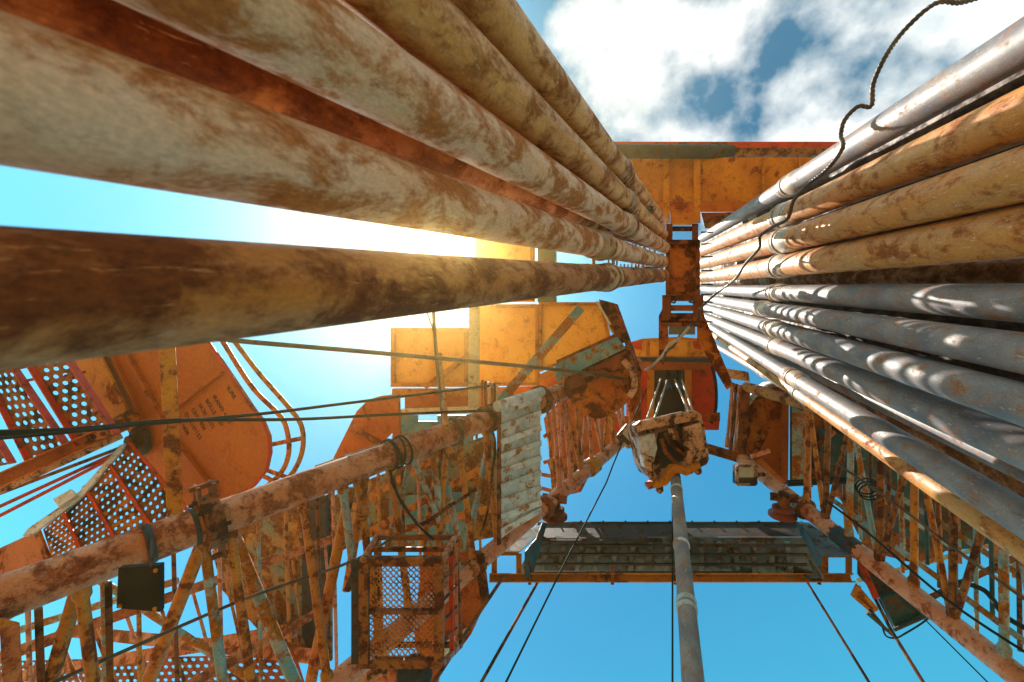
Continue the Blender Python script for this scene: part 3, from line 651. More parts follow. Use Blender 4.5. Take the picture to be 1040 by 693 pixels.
# white corrugated panel fixed to the left face
pwp = Plane(at_z(legA, 4), (legA[1]-legA[0]).cross(legB[0]-legA[0])); pwp.p = pwp.p+pwp.n*.16
T = Thing('corrugated_panel', 'chipped white corrugated steel panel on the left face of the mast', 'panel', pwp.at(528, 475))
wp = T.plate('sheet', 'white', [(507, 412), (549, 398), (549, 516), (507, 549)], pwp, .01)
for i in range(9):
    y = 416+i*15.2; mb = MB(); a_ = pwp.at(507.5, y+3); b_ = pwp.at(548.5, y-12 if i < 8 else y-20); mb.beam(a_+pwp.n*.012, b_+pwp.n*.012, .055, .022, pwp.n); T.part('fold', mb, 'white', wp, None, .008)
T.tube('top_roll', 'white', (505, 413, 3.9), (550, 398, 4.5), r=.045)
T.plate('edge_strip', 'rust_dark', [(505, 414), (508, 413), (508, 552), (505, 554)], pwp, .02, off=.015)

# hopper with stencil writing
ph = PH(190, 430, 3.9)
T = Thing('hopper_housing', 'big orange rounded housing with small stencilled writing on its underside', 'housing', ph.at(190, 430))
arc = [(258, 415), (268, 428), (274, 443), (275, 460), (271, 478), (260, 492), (244, 503), (222, 511), (200, 515)]
hp = T.plate('underside', 'orange_smooth', [(60, 330), (202, 332), (240, 388)]+arc+[(172, 512), (150, 470)], ph, .02)
T.plate('side_box', 'yellow', [(66, 330), (102, 334), (146, 424), (120, 432), (106, 415)], ph, .02, off=.1)
for a_, b_, w_ in (((102, 330), (150, 432), .03), ((118, 332), (175, 440), .025), ((170, 422), (228, 378), .02), ((175, 440), (222, 500), .02)):
    mb = MB(); mb.beam(ph.at(*a_)+ph.n*.02, ph.at(*b_)+ph.n*.02, w_, .04, ph.n); T.part('seam_rib', mb, 'orange', hp, None, .004)
rim = MB(); P = [ph.at(*p)+ph.n*.012 for p in [(200, 328), (240, 388)]+arc]; rim.rings([(p, .014) for p in P], 8); T.part('edge_bead', rim, 'red', hp)
mb = MB(); p = ph.at(147, 447)+ph.n*.03; mb.rings([(p, .13), (p+ph.n*.03, .12), (p+ph.n*.03, .07), (p+ph.n*.1, .06)], 24); T.part('bearing', mb, 'dark')
mb = MB(); p = ph.at(140, 425)+ph.n*.08; mb.tube(ph.at(125, 432)+ph.n*.1, ph.at(147, 421)+ph.n*.1, .06, None, 18); T.part('pipe_stub', mb, 'orange_dirty')
# stencil text
txt = [(w_, 180+7.2*k, 425-4.4*k, .052) for k, w_ in enumerate(('C8 1838', 'OXX101152', 'CE10  020', '0K20  1102', 'BOLLE 1107', 'IRANO 4120', '', 'SURE'))]
ux = (ph.at(205, 450)-ph.at(187, 420)).normalized()
for s_, x, y, sz in txt:
    cu = bpy.data.curves.new('stencil', 'FONT'); cu.body = s_; cu.size = sz; cu.extrude = .001
    to = bpy.data.objects.new('tmp', cu); col.objects.link(to); dg = bpy.context.evaluated_depsgraph_get()
    me = bpy.data.meshes.new_from_object(to.evaluated_get(dg)); bpy.data.objects.remove(to)
    uy = ph.n.cross(ux); o3 = ph.at(x, y)+ph.n*.004; mb = MB()
    mb.add([o3+ux*v.co.x+uy*v.co.y+ph.n*v.co.z for v in me.vertices], [tuple(p.vertices) for p in me.polygons])
    T.part('stencil_text', mb, MT['ink'], hp)
# tall brown post in front
T = Thing('square_post', 'weathered brown square post standing in front of the orange housing', 'post', Q(172, 350, 3.0), empty=False)
mb = MB(); mb.beam(Q(169, 330, 3.05), Q(178, 522, 2.9), .085, .06); T.only(mb, 'lattice', .004)
# curved rails
T = Thing('curved_rails', 'pair of long bent rust brown rails with cross bars beside the orange housing', 'rail', Q(290, 430, 3.8))
r1 = [(222, 340, 3.9), (255, 392, 3.85), (284, 422, 3.8), (292, 440, 3.8), (293, 462, 3.8), (284, 482, 3.75), (262, 500, 3.7), (245, 506, 3.7)]
r2 = [(233, 340, 3.9), (262, 378, 3.85), (290, 410, 3.8), (305, 430, 3.8), (308, 450, 3.8), (303, 470, 3.75), (290, 488, 3.7), (262, 505, 3.7)]
r1 = [(216, 332, 3.95)]+r1; r2 = [(226, 332, 3.95)]+r2
for r_ in (r1, r2):
    mb = MB(); P = smooth_path([Q(*p) for p in r_]); mb.rings([(p, .02) for p in P], 10); T.part('rail', mb, 'lattice')
for a_, b_ in (((274, 452, 3.8), (308, 445, 3.8)), ((272, 478, 3.78), (300, 488, 3.75)), ((268, 484, 3.75), (296, 497, 3.75))):
    T.beam('cross_bar', 'lattice', a_, b_, .035, .012)

# perforated plates
def perf(T, name, mat, quad, pl, nu, nv, hole=.33, t=.006, parent=None, off=0):
    A, B, C, D = [pl.at(*q)+pl.n*off for q in quad]          # A->B along u, A->D along v
    def P(u, v): return (A*(1-u)+B*u)*(1-v)+(D*(1-u)+C*u)*v
    vs = []; fs = []; K = 8
    for j in range(nv):
        sh = .5 if j % 2 else 0
        for i in range(nu if not sh else nu-1):
            cu, cv = (i+.5+sh)/nu, (j+.5)/nv; o = len(vs)
            sq = [(-1, -1), (0, -1), (1, -1), (1, 0), (1, 1), (0, 1), (-1, 1), (-1, 0)]
            for a_, b_ in sq: vs.append(P(cu+a_*.5/nu, cv+b_*.5/nv))
            for a_, b_ in sq:
                l = math.hypot(a_, b_); vs.append(P(cu+a_/l*hole/nu, cv+b_/l*hole/nv*.9))
            for k in range(K): fs.append((o+k, o+(k+1) % K, o+K+(k+1) % K, o+K+k))
        if sh:
            for u0, u1 in ((0, .5/nu), (1-.5/nu, 1)):
                o = len(vs); vs += [P(u0, j/nv), P(u1, j/nv), P(u1, (j+1)/nv), P(u0, (j+1)/nv)]; fs.append((o, o+1, o+2, o+3))
    mb = MB(); mb.add(vs, fs); o = T.part(name, mb, mat, parent)
    md = o.modifiers.new('solid', 'SOLIDIFY'); md.thickness = t; md.offset = 0
    return o
pp = PH(40, 420, 3.7)
def strip_plate(label, quad, nu, nv, pl, mat='rust_dark'):
    T = Thing('perforated_tread', label, 'perforated plate', pl.at(*quad[0]), 'perforated treads at the left edge')
    o = perf(T, 'plate', mat, quad, pl, nu, nv)
    mb = MB(); q = [pl.at(*p) for p in quad]
    for i in (1, 3): mb.beam(q[i]+pl.n*.02, q[(i+1) % 4]+pl.n*.02, .012, .05, pl.n)
    T.part('edge_lip', mb, 'red')
strip_plate('perforated rusty tread nearest the yellow box of the orange housing', [(22, 352), (62, 348), (122, 440), (84, 452)], 4, 13, pp)
strip_plate('perforated rusty tread in the middle of the three left treads', [(-20, 362), (10, 362), (78, 462), (34, 470)], 5, 13, pp)
strip_plate('perforated rusty tread at the very left edge of the picture', [(-70, 380), (-38, 380), (16, 470), (-20, 478)], 4, 12, pp)
T = Thing('tread_stringer', 'orange channel beam with round stub crossing the ends of the perforated treads', 'beam', Q(60, 470, 3.5))
T.chan('beam', 'orange', (-10, 492, 3.4), (128, 430, 3.55), .10, .06)
T.beam('beam', 'beige', (-10, 503, 3.45), (122, 443, 3.6), .05, .05)
for dy in (0, 14, 24):
    T.tube('rail', 'red' if dy else 'rust_dark', (-10, 505+dy, 3.6), (130, 452+dy*.2, 3.8), r=.014)
for (a_, b_) in (((8, 376, 3.75), (40, 370, 3.75)), ((20, 388, 3.75), (36, 385, 3.75)), ((66, 382, 3.75), (86, 378, 3.75))):
    T.tube('cross_rod', 'red', a_, b_, r=.012)
# lower perforated stair guard
p2 = P3((30, 545, 3.2), (130, 455, 3.6), (170, 520, 3.3))
T = Thing('perforated_guard', 'perforated rust red guard with silver edge above the thick left leg', 'guard', p2.at(100, 510))
for i, (x0, y0, x1, y1, x2, y2, x3, y3) in enumerate([(112, 470, 132, 450, 192, 520, 165, 548), (88, 494, 111, 471, 164, 549, 130, 565), (66, 518, 87, 495, 129, 566, 94, 578), (44, 538, 65, 519, 93, 579, 60, 590)]):
    perf(T, 'perforated_sheet', 'orange_dirty' if i % 2 else 'rust_dark', [(x0, y0), (x1, y1), (x2, y2), (x3, y3)], p2, 5, 13, .28)
    mb = MB(); mb.beam(p2.at(x1, y1)+p2.n*.01, p2.at(x2, y2)+p2.n*.01, .02, .03, p2.n); T.part('seam', mb, 'red')
T.plate('silver_edge', 'white', [(26, 546), (32, 538), (70, 512), (84, 500), (124, 454), (130, 452), (126, 460), (88, 504), (72, 518), (34, 545)], p2, .02, off=.03)
T.plate('silver_edge', 'white', [(60, 510), (78, 500), (84, 506), (66, 518)], p2, .03, off=.06)
T.plate('end_plate', 'orange', [(-40, 575), (34, 541), (60, 598), (-40, 660)], PH(10, 580, 3.4), .02)
T.plate('seam_strip', 'orange_dirty', [(34, 541), (38, 539), (58, 590), (53, 592)], PH(10, 580, 3.35), .02)
# floor of the machine deck seen through the lattice, lower left
pz = PH(120, 670, 5.4)
T = Thing('perforated_deck', 'red perforated deck low in the lattice at the bottom left', 'deck', pz.at(120, 670))
perf(T, 'plate', 'red_dull', [(-10, 672), (300, 664), (330, 760), (-40, 760)], pz, 44, 14, .3)
for a_, b_ in (((60, 640), (330, 668)), ((0, 690), (300, 640))):
    mb = MB(); mb.beam(pz.at(*a_), pz.at(*b_), .12, .06); T.part('frame_beam', mb, 'pinkrust', None, None, .004)
# mottled boards behind the lattice
pk = PH(290, 600, 5.0)
T = Thing('mottled_tank', 'mottled ochre brown tank wall behind the lattice, right of the big clamp', 'tank', pk.at(290, 590))
T.plate('wall', 'mottled', [(215, 560), (240, 535), (334, 498), (336, 520), (336, 672), (262, 640), (226, 600)], pk, .03)
T.plate('dark_column', 'dark', [(314, 500), (338, 500), (338, 640), (322, 660), (314, 640)], pk, .04, off=.1)
T.plate('lower_step', 'mottled', [(262, 625), (336, 640), (330, 668), (270, 648)], pk, .03, off=.06)
T = Thing('mottled_board', 'patched ochre and blue board behind the lattice above the wire basket', 'board', pk.at(430, 500))
T.plate('wall', 'mottled', [(336, 505), (372, 488), (440, 462), (500, 440), (506, 470), (506, 545), (480, 550), (336, 545)], PH(420, 500, 5.3), .03)
T.plate('blue_wall', 'blue', [(395, 505), (470, 500), (478, 560), (395, 560)], PH(430, 530, 5.15), .02)
for a_, b_ in (((340, 560), (500, 470)), ((350, 520), (460, 455)), ((380, 545), (506, 515))):
    pz2 = PH(420, 500, 4.9); mb = MB(); mb.beam(pz2.at(*a_), pz2.at(*b_), .07, .05); T.part('stringer', mb, 'lattice', None, None, .004)
# red shrouds inside the far part of the mast
T = Thing('shroud_plates', 'orange shroud plates behind the salmon lattice left of the crown', 'shroud', Q(590, 450, 6.6))
T.plate('plate', 'orange', [(552, 425), (575, 400), (625, 420), (640, 424), (628, 450), (600, 466), (560, 470)], PH(600, 430, 6.9), .02)
T.plate('plate', 'orange_dirty', [(556, 470), (580, 462), (600, 480), (590, 500), (566, 505)], PH(580, 480, 6.6), .02)
for a_, b_ in (((550, 482, 6.3), (584, 488, 6.3)), ((550, 496, 6.3), (572, 502, 6.3)), ((552, 470, 6.3), (600, 455, 6.3)), ((552, 444, 6.2), (575, 430, 6.2))):
    T.beam('rung', 'orange', a_, b_, .05, .03)

# ---------------------------------------------------------------- wire basket
T = Thing('wire_basket', 'rusty cage basket with expanded metal bottom hanging beside the left leg', 'basket', Q(410, 605, 2.9))
pe = Plane(Q(405, 615, 2.75), M @ Vector((0, 0, 1))); pe2 = Plane(Q(405, 600, 3.25), M @ Vector((0, 0, 1)))
def bar(name, a_, b_, w, h, mat='lattice_dark', pl=pe, pl2=None, parent=None):
    mb = MB(); mb.beam(pl.at(*a_), (pl2 or pl).at(*b_), w, h, pl.n); return T.part(name, mb, mat, parent, None, .003)
for a_, b_ in (((368, 570), (449, 570)), ((368, 621), (443, 621)), ((368, 673), (449, 673))): bar('frame_bar', a_, b_, .05 if a_[1] != 621 else .02, .04)
for x in (370, 446): bar('frame_bar', (x, 571), (x, 672), .055, .045)
bar('side_plate', (361, 568), (361, 674), .045, .02, 'dark')
for y0_, y1_ in ((576, 618), (624, 668)):
    mb = MB(); nx = 11; dx = (441-376)/nx; ny = 7; dy = (y1_-y0_)/ny
    for i in range(nx):
        for sg in (-1, 1):
            pts = []
            for j in range(ny*2+1):
                x = 376+dx*(i+.5)+(dx*.46*sg if j % 2 else -dx*.02*sg); y = y0_+dy*j/2
                pts.append(pe.at(x, y)+pe.n*(.006*(1 if j % 2 else -1)))
            for a_, b_ in zip(pts, pts[1:]): mb.beam(a_, b_, .0055, .006, pe.n)
    o_ = T.part('expanded_mesh', mb, 'lattice')
top = [(382, 546), (462, 546), (468, 655), (384, 655)]
bot = [(368, 569), (449, 569), (449, 674), (368, 674)]
for i in range(4):
    bar('upper_bar', top[i], top[(i+1) % 4], .03, .03, 'rust_dark', pe2)
    bar('corner_bar', bot[i], top[i], .03, .03, 'pinkrust', pe, pe2)
for t in (.2, .4, .6, .8):
    bar('side_bar', (449, 569+105*t), (468, 546+109*t), .018, .012, 'rust_dark', pe, pe2)
pmid = Plane(Q(405, 600, 3.0), M @ Vector((0, 0, 1)))
bar('side_bar', (458, 560), (459, 664), .03, .02, 'red', pmid); bar('side_bar', (375, 558), (458, 558), .03, .02, 'rust_dark', pmid)
bar('side_bar', (463, 552), (464, 660), .02, .02, 'pinkrust', Plane(Q(405, 600, 3.12), M @ Vector((0, 0, 1))))
for a_ in ((352, 578), ):
    bar('hook_bar', (362, 575), (352, 600), .03, .02, 'dark')
# orange cover behind the basket
T = Thing('orange_cover', 'smooth orange cover with rounded corner behind the wire basket', 'cover', Q(465, 620, 3.9))
pq = PH(460, 610, 3.9)
T.plate('sheet', 'orange', [(430, 560), (488, 560), (490, 572), (492, 598), (496, 606), (478, 645), (464, 664), (440, 676), (425, 678), (420, 640)], pq, .02)
T.plate('dark_edge', 'rust_dark', [(486, 560), (492, 562), (497, 604), (490, 612), (487, 590)], pq, .03, off=.03)
mb = MB(); mb.rings([(Q(475, 640, 3.7), .02), (Q(455, 655, 3.7), .03), (Q(442, 680, 3.7), .03), (Q(430, 700, 3.7), .03)], 8); T.part('edge_roll', mb, 'cream')
T = Thing('lower_machine', 'dark round motor end with red casing at the bottom edge under the basket', 'motor', Q(400, 695, 3.3))
p = Q(421, 685, 3.2); mb = MB(); n_ = (CAM-p).normalized(); mb.rings([(p-n_*.3, .12), (p, .12), (p+n_*.01, .1), (p+n_*.01, .05), (p+n_*.04, .04)], 24); T.part('barrel', mb, 'dark')
T.plate('casing', 'pinkrust', [(330, 700), (350, 672), (395, 676), (410, 690), (410, 720), (330, 720)], PH(370, 690, 3.6), .05)
T.plate('casing', 'orange', [(392, 678), (446, 678), (440, 720), (392, 720)], PH(410, 690, 3.7), .04)
for a_, b_ in (((330, 690, 3.3), (372, 668, 3.3)), ((345, 705, 3.2), (392, 680, 3.2))): T.beam('bracket', 'beige', a_, b_, .05, .03)
# black box clamped on the leg
T = Thing('junction_box', 'small black riveted box strapped under the thick left leg', 'box', Q(140, 597, 2.05))
pj = Plane(Q(140, 597, 2.02), M @ Vector((0, 0, 1)))
T.plate('body', 'black', [(120, 577), (162, 574), (162, 622), (118, 618)], pj, .03)
for x, y in ((123, 615), (158, 618), (159, 579)):
    mb = MB(); mb.bolt(pj.at(x, y)+pj.n*.001, pj.n, .009, .008); T.part('rivet', mb, 'yellow')
p = leg_at_x(legA, 147); mb = MB(); u = axis_u(legA); w = u.orthogonal().normalized(); x_ = u.cross(w)
mb.rings([(p+(w*math.cos(t)+x_*math.sin(t))*.104, .008) for t in [2*math.pi*i/28 for i in range(29)]], 6, False); T.part('strap', mb, 'dark')
T.tube('strap_rod', 'dark', (155, 548, 2.1), (154, 576, 2.02), r=.008, n=8)
# dark square hanger at the left bottom
T = Thing('corner_bracket', 'pinkish box section bracket at the bottom left corner below the leg', 'bracket', Q(10, 640, 1.9))
T.beam('upright', 'pinkrust', (10, 636, 1.9), (14, 720, 1.85), .055, .05); T.beam('top_bar', 'lattice', (-20, 632, 1.88), (14, 640, 1.92), .055, .05)
T.beam('upright', 'rust_dark', (39, 618, 2.2), (42, 700, 2.2), .03, .03); T.beam('upright', 'rust_dark', (110, 592, 2.4), (112, 700, 2.4), .03, .03)

# coils of rope on leg A (each a thing)
def wound(label, x, n, rad=.1, spread=.03, mat='rope', r=.009, tail=None):
    p = leg_at_x(legA, x); pr = proj(p); p2_ = proj(leg_at_x(legA, x+8))
    T = Thing('rope_coil', label, 'rope', p, 'ropes wound round the left leg')
    coil(T, 'turns', mat, pr, p2_, rad, r, n, spread)
    if tail:
        mb = MB(); mb.rings([(q, r*.9) for q in smooth_path([Q(*t) for t in tail])], 6); T.part('tail', mb, mat)
wound('four dark rope turns on the left leg above the dangling black rope', 402, 4, .1, .045, 'black', .008, [(400, 470, 3.4), (398, 490, 3.35), (415, 520, 3.4), (425, 532, 3.5)])
wound('two brown rope turns on the left leg under the vertical ropes', 461, 2, .1, .03, 'rope', .008, [(453, 440, 3.8), (450, 455, 3.7), (458, 470, 3.7)])
wound('messy brown rope bundle at the top of the corrugated panel', 497, 6, .1, .03, 'rust_dark', .012, [(497, 430, 4.1), (503, 450, 4.1), (500, 480, 4.0), (495, 520, 3.9), (488, 545, 3.85)])
wound('thin rope loop hanging near the panel top, right of the bundle', 524, 2, .11, .03, 'rope', .007, [(520, 400, 4.3), (528, 410, 4.3), (531, 425, 4.3), (524, 438, 4.2)])
# clump standing out above bundle
T = Thing('hanging_sheaf', 'vertical sheaf of brown rods between cream post and diagonal brace', 'rods', Q(497, 400, 4.2))
for i in range(6):
    mb = MB(); x = 490+i*3; mb.rings([(Q(x, 386+i, 4.2), .012), (Q(x+random.uniform(-2, 2), 405, 4.2), .014), (Q(x*.6+497*.4, 430, 4.15), .012)], 8); T.part('rod', mb, ('lattice', 'rust_dark', 'cream')[i % 3])

# ---------------------------------------------------------------- right machine
pr_ = PH(790, 440, 5.7)
T = Thing('round_tank', 'rusty orange round tank housing with worn silver rim beside the right pipes', 'tank', pr_.at(790, 440))
arc = [(800, 388), (780, 392), (765, 402), (753, 418), (748, 434), (748, 448), (754, 462), (762, 470)]
T.plate('end_face', 'orange_dirty', arc+[(790, 490), (796, 492), (800, 470)], pr_, .03)
T.plate('face_plate', 'orange', [(776, 400), (796, 392), (797, 484), (766, 468), (780, 440)], pr_, .03, off=.03)
P = [pr_.at(*p) for p in arc]; mb = MB()
k = len(P); vs = [p+Vector((0, 0, -.03)) for p in P]+[p+Vector((0, 0, .45)) for p in P]; mb.add(vs, [(i, i+1, i+1+k, i+k) for i in range(k-1)], True)
o_ = T.part('rim_band', mb, 'white'); md = o_.modifiers.new('s', 'SOLIDIFY'); md.thickness = .03
T.beam('side_bar', 'orange', (798, 392, 5.6), (797, 490, 5.6), .07, .05); T.beam('lower_bar', 'orange', (770, 466, 5.6), (797, 492, 5.6), .06, .05)
T.beam('foot', 'salmon', (763, 464, 5.4), (781, 458, 5.4), .05, .06)
T.plate('upper_lip', 'beige', [(736, 374), (760, 378), (762, 388), (738, 384)], PH(750, 380, 5.0), .05)
T = Thing('dark_cabinet', 'dark blue and rust coloured cabinet under the right pipes beside the round tank', 'cabinet', Q(830, 455, 5.3))
pq = PH(830, 455, 5.3)
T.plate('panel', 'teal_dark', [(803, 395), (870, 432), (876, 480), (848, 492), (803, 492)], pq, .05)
T.plate('panel_strip', 'lattice_blue', [(804, 412), (815, 418), (815, 490), (804, 490)], pq, .03, off=.04)
T.plate('panel_strip', 'rust_dark', [(824, 420), (850, 430), (852, 488), (824, 490)], pq, .02, off=.06)
T.plate('blue_plate', 'teal_dark', [(830, 432), (866, 448), (852, 484), (830, 480)], pq, .02, off=.09)
for x in (818, 822): T.tube('pipe', 'salmon', (x, 400, 5.15), (x, 508, 5.1), r=.02, n=10)
T.tube('stub', 'orange_dirty', (832, 452, 5.1), (846, 438, 5.1), r=.035); T.tube('lower_tube', 'black', (800, 491, 5.15), (862, 488, 5.1), r=.035)
T.plate('tag', 'yellow', [(848, 496), (852, 495), (852, 505), (848, 505)], PH(850, 500, 4.35), .01)
# dark machinery filling behind the right lattice
T = Thing('rear_deck', 'dark teal deck plates and beams behind the right lattice', 'deck', Q(930, 540, 5.6))
pd_ = PH(930, 520, 6.4)
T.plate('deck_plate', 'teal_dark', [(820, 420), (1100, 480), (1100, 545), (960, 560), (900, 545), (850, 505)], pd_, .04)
T.plate('deck_plate', 'rust_dark', [(850, 500), (905, 540), (960, 560), (940, 575), (880, 560)], PH(900, 540, 6.2), .03)
for i in range(11):
    x = 838+i*19; y = 452+i*7; T.beam('deck_beam', ('lattice', 'lattice_blue', 'teal_dark')[i % 3], (x, y, 6.0), (x+3, y+85-i*2, 6.0), .06, .05)
for a_, b_ in (((870, 590), (1060, 540)), ((870, 490), (1060, 620))):
    T.beam('deck_brace', 'lattice_blue', (a_[0], a_[1], 5.8), (b_[0], b_[1], 5.8), .05, .04)
# gusset box at the right platform end
T = Thing('yellow_bracket_box', 'dark steel box with yellow end plate hanging under the right leg', 'box', Q(900, 610, 4.1))
T.plate('body', 'dark', [(872, 560), (915, 585), (938, 625), (908, 640), (890, 605), (872, 585)], PH(900, 600, 4.1), .04)
T.plate('lid', 'teal_dark', [(893, 606), (918, 598), (938, 624), (908, 638)], PH(900, 600, 4.0), .02, rim=.02, rimw=.02)
T.plate('end_plate', 'yellow', [(864, 605), (870, 593), (892, 618), (884, 622)], PH(880, 610, 4.0), .02, rim=.02, rimw=.03)
T.beam('red_strut', 'red', (874, 572, 4.1), (890, 608, 3.9), .05, .05)
for a_, b_ in (((880, 622, 3.9), (908, 646, 3.9)), ((884, 620, 3.9), (900, 640, 3.95)), ((908, 640, 3.9), (940, 626, 3.9))): T.tube('edge_tube', 'dark', a_, b_, r=.014, n=8)
mb = MB(); mb.rings([(p, .007) for p in smooth_path([Q(x, y, 3.9) for x, y in ((896, 636), (900, 646), (910, 648), (922, 642), (935, 634), (943, 628))])], 6); T.part('loop_wire', mb, 'black')

# ---------------------------------------------------------------- cables
cable('wire_rope', 'thick twisted rope curling off the top right pipes against the clouds', 'wire rope', 'rope',
      [(1000, -4, 2.21), (975, 3, 2.21), (955, 2, 2.21), (938, 12, 2.27), (915, 35, 2.34), (898, 60, 2.34), (887, 85, 2.41), (885, 108, 2.41), (872, 108, 2.44), (858, 122, 2.47), (854, 138, 2.47), (856, 150, 2.41), (840, 172, 2.54), (820, 188, 2.73), (806, 204, 2.93), (800, 222, 2.99), (786, 230, 3.19), (772, 240, 3.51), (771, 252, 3.58), (757, 268, 3.9), (746, 284, 4.29), (728, 298, 5.07), (712, 313, 3.95), (709, 325, 3.95), (698, 332, 3.95), (690, 342, 3.95), (684, 352, 3.95), (677, 357, 3.95), (673, 370, 3.95)], .0115, strands=3, pitch=.07)
cable('wire_rope', 'pale rope end crossing from the walkway to the crown panel', 'wire rope', 'rope_pale', [(700, 332, 3.9), (690, 344, 3.9), (680, 350, 3.95), (676, 356, 3.95), (672, 362, 4.1), (662, 372, 4.6), (655, 376, 5.0)], .013, strands=3, pitch=.1)
cable('cable', 'thick dark cable from the brown pipe to the round orange drum', 'cable', 'rope', [(200, 340, 3.2), (238, 346, 3.2), (400, 360, 3.6), (570, 376, 4.3), (640, 386, 4.5)], .017)
cable('cable', 'upper black cable crossing the housing and running to the leg', 'cable', 'black', [(-10, 439, 2.2), (80, 436, 2.4), (120, 433, 2.5), (260, 421, 3.0), (350, 410, 3.4), (497, 392, 4.0)], .0105)
cable('cable', 'lower black cable crossing the housing and running to the rope bundle', 'cable', 'black', [(-10, 443, 2.2), (100, 434, 2.45), (180, 427, 2.7), (300, 426, 3.1), (400, 421, 3.6), (500, 417, 3.9)], .0105)
cable('cable', 'short black cable splitting off below the others at the left edge', 'cable', 'black', [(-10, 446, 2.15), (60, 440, 2.3), (130, 433, 2.5)], .0085)
cable('guy_wire', 'hair thin wire crossing the sun gap towards the cream post', 'guy wire', 'rope', [(303, 213, 5), (362, 249, 5), (420, 288, 5.2), (478, 327, 5.4)], .004, smooth=False)
cable('hanging_rope', 'pale rope hanging down past the side platform, the straighter of two', 'rope', 'rope', [(440, 296, 4.2), (441, 330, 4.2), (445, 380, 4.1), (451, 436, 3.7)], .016)
cable('hanging_rope', 'pale rope hanging down past the side platform, bowed to the side', 'rope', 'rope', [(430, 310, 4.3), (436, 324, 4.2), (442, 345, 4.2), (447, 400, 4.0)], .008)
cable('pipe_line', 'brown tube standing on the left leg below the hanging ropes', 'tube', 'lattice', [(446, 360, 4.2), (449, 400, 4.0), (453, 434, 3.65)], .028)
cable('cable', 'dark cable slanting across the lattice below the left leg', 'cable', 'rope', [(40, 700, 2.1), (120, 664, 2.3), (250, 608, 2.7), (358, 570, 3.0), (400, 545, 3.1)], .0095)
cable('guy_wire', 'guy wire from the left end of the tray platform to the bottom', 'guy wire', 'rust_dark', [(548, 588, 4.3), (485, 700, 3.4)], .013, smooth=False)
cable('guy_wire', 'thin line from the tilted floodlight past the tray platform', 'guy wire', 'black', [(657, 395, 6.0), (634, 445, 5.5), (622, 474, 5.2), (616, 490, 5.0), (572, 575, 4.1), (508, 705, 3.2)], .008, smooth=False)
cable('guy_wire', 'thin vertical line just left of the hanging rod', 'guy wire', 'black', [(683, 490, 4.6), (683, 705, 3.2)], .007, smooth=False)
cable('guy_wire', 'guy wire from under the tray platform to the bottom, right of the rod', 'guy wire', 'rust_dark', [(819, 590, 4.3), (890, 705, 3.4)], .011, smooth=False)
cable('guy_wire', 'guy wire passing the yellow bracket box down to the bottom edge', 'guy wire', 'rust_dark', [(872, 575, 4.2), (905, 640, 3.7), (945, 705, 3.3)], .013, smooth=False)
cable('guy_wire', 'hair thin wire leaving the loop wire towards the bottom right', 'guy wire', 'black', [(938, 628, 3.9), (1010, 700, 3.4)], .005, smooth=False)
cable('guy_wire', 'rust coloured rod running down along the orange cover beside the basket', 'guy wire', 'rust_dark', [(512, 585, 3.9), (487, 622, 3.5), (436, 700, 2.9)], .014, smooth=False)
for i, (lb, p_) in enumerate((('upper thin cable slanting across the right lattice', [(848, 470, 4.0), (900, 505, 3.6), (980, 565, 3.1), (1045, 612, 2.8)]), ('lower thin cable slanting across the right lattice', [(838, 508, 4.0), (880, 540, 3.7), (960, 608, 3.1), (1045, 665, 2.7)]), ('black hose bundle crossing the right lattice near the edge', [(970, 590, 4.0), (1000, 600, 3.9), (1020, 625, 3.7), (1045, 640, 3.6)]))):
    cable('cable', lb, 'cable', 'black' if i else 'rope', p_, .009 if i < 2 else .02)
cable('chain_line', 'knotted dark chain hanging across the lattice above the basket', 'chain', 'rust_dark', [(425, 534, 3.3), (440, 526, 3.3), (455, 515, 3.35), (470, 506, 3.4), (484, 497, 3.45)], .016, strands=2, pitch=.06)
cable('hanging_rope', 'black rope dropping from the coils to the wire basket', 'rope', 'black', [(396, 478, 3.3), (405, 505, 3.3), (422, 530, 3.2), (440, 548, 3.1)], .009)
T = Thing('cable_loops', 'round loops of black cable hanging in the right lattice', 'cable', Q(880, 500, 4))
for k in range(3):
    c_ = Q(880+k*2, 494+k*3, 3.9); u = M @ Vector((1, 0, 0)); w = M @ Vector((0, 1, 0)); mb = MB()
    mb.rings([(c_+(u*math.cos(t)*1.1+w*math.sin(t)*.75)*.085, .006) for t in [2*math.pi*i/24 for i in range(25)]], 6, False); T.part('loop', mb, 'black')

# ---------------------------------------------------------------- light, sky
sun_px = (442, 246)
S = (Q(sun_px[0], sun_px[1], 1)-CAM).normalized()
sd = bpy.data.lights.new('sun', 'SUN'); sd.energy = 5; sd.angle = R(.27); sd.color = (1, .93, .8)
so = bpy.data.objects.new('sun', sd); so.rotation_mode = 'QUATERNION'; so.rotation_quaternion = S.to_track_quat('Z', 'Y'); col.objects.link(so)
w = bpy.data.worlds.new('World'); bpy.context.scene.world = w; w.use_nodes = True; t = w.node_tree; bg = t.nodes['Background']
sky = nd(t, 'ShaderNodeTexSky', sky_type='NISHITA'); sky.sun_disc = False; sky.sun_elevation = math.asin(S.z); sky.sun_rotation = math.atan2(S.x, S.y)
sky.air_density = 1; sky.dust_density = .6; sky.ozone_density = 1.5
tc = nd(t, 'ShaderNodeTexCoord'); D = tc.outputs['Generated']
def vdot(v, c):
    n = nd(t, 'ShaderNodeVectorMath', operation='DOT_PRODUCT'); t.links.new(v, n.inputs[0]); n.inputs[1].default_value = c; return n.outputs['Value']
def mth(op, a, b=None, c=None):
    n = nd(t, 'ShaderNodeMath', operation=op)
    for i, v in enumerate((a, b, c)):
        if v is None: continue
        if isinstance(v, (int, float)): n.inputs[i].default_value = v
        else: t.links.new(v, n.inputs[i])
    return n.outputs[0]
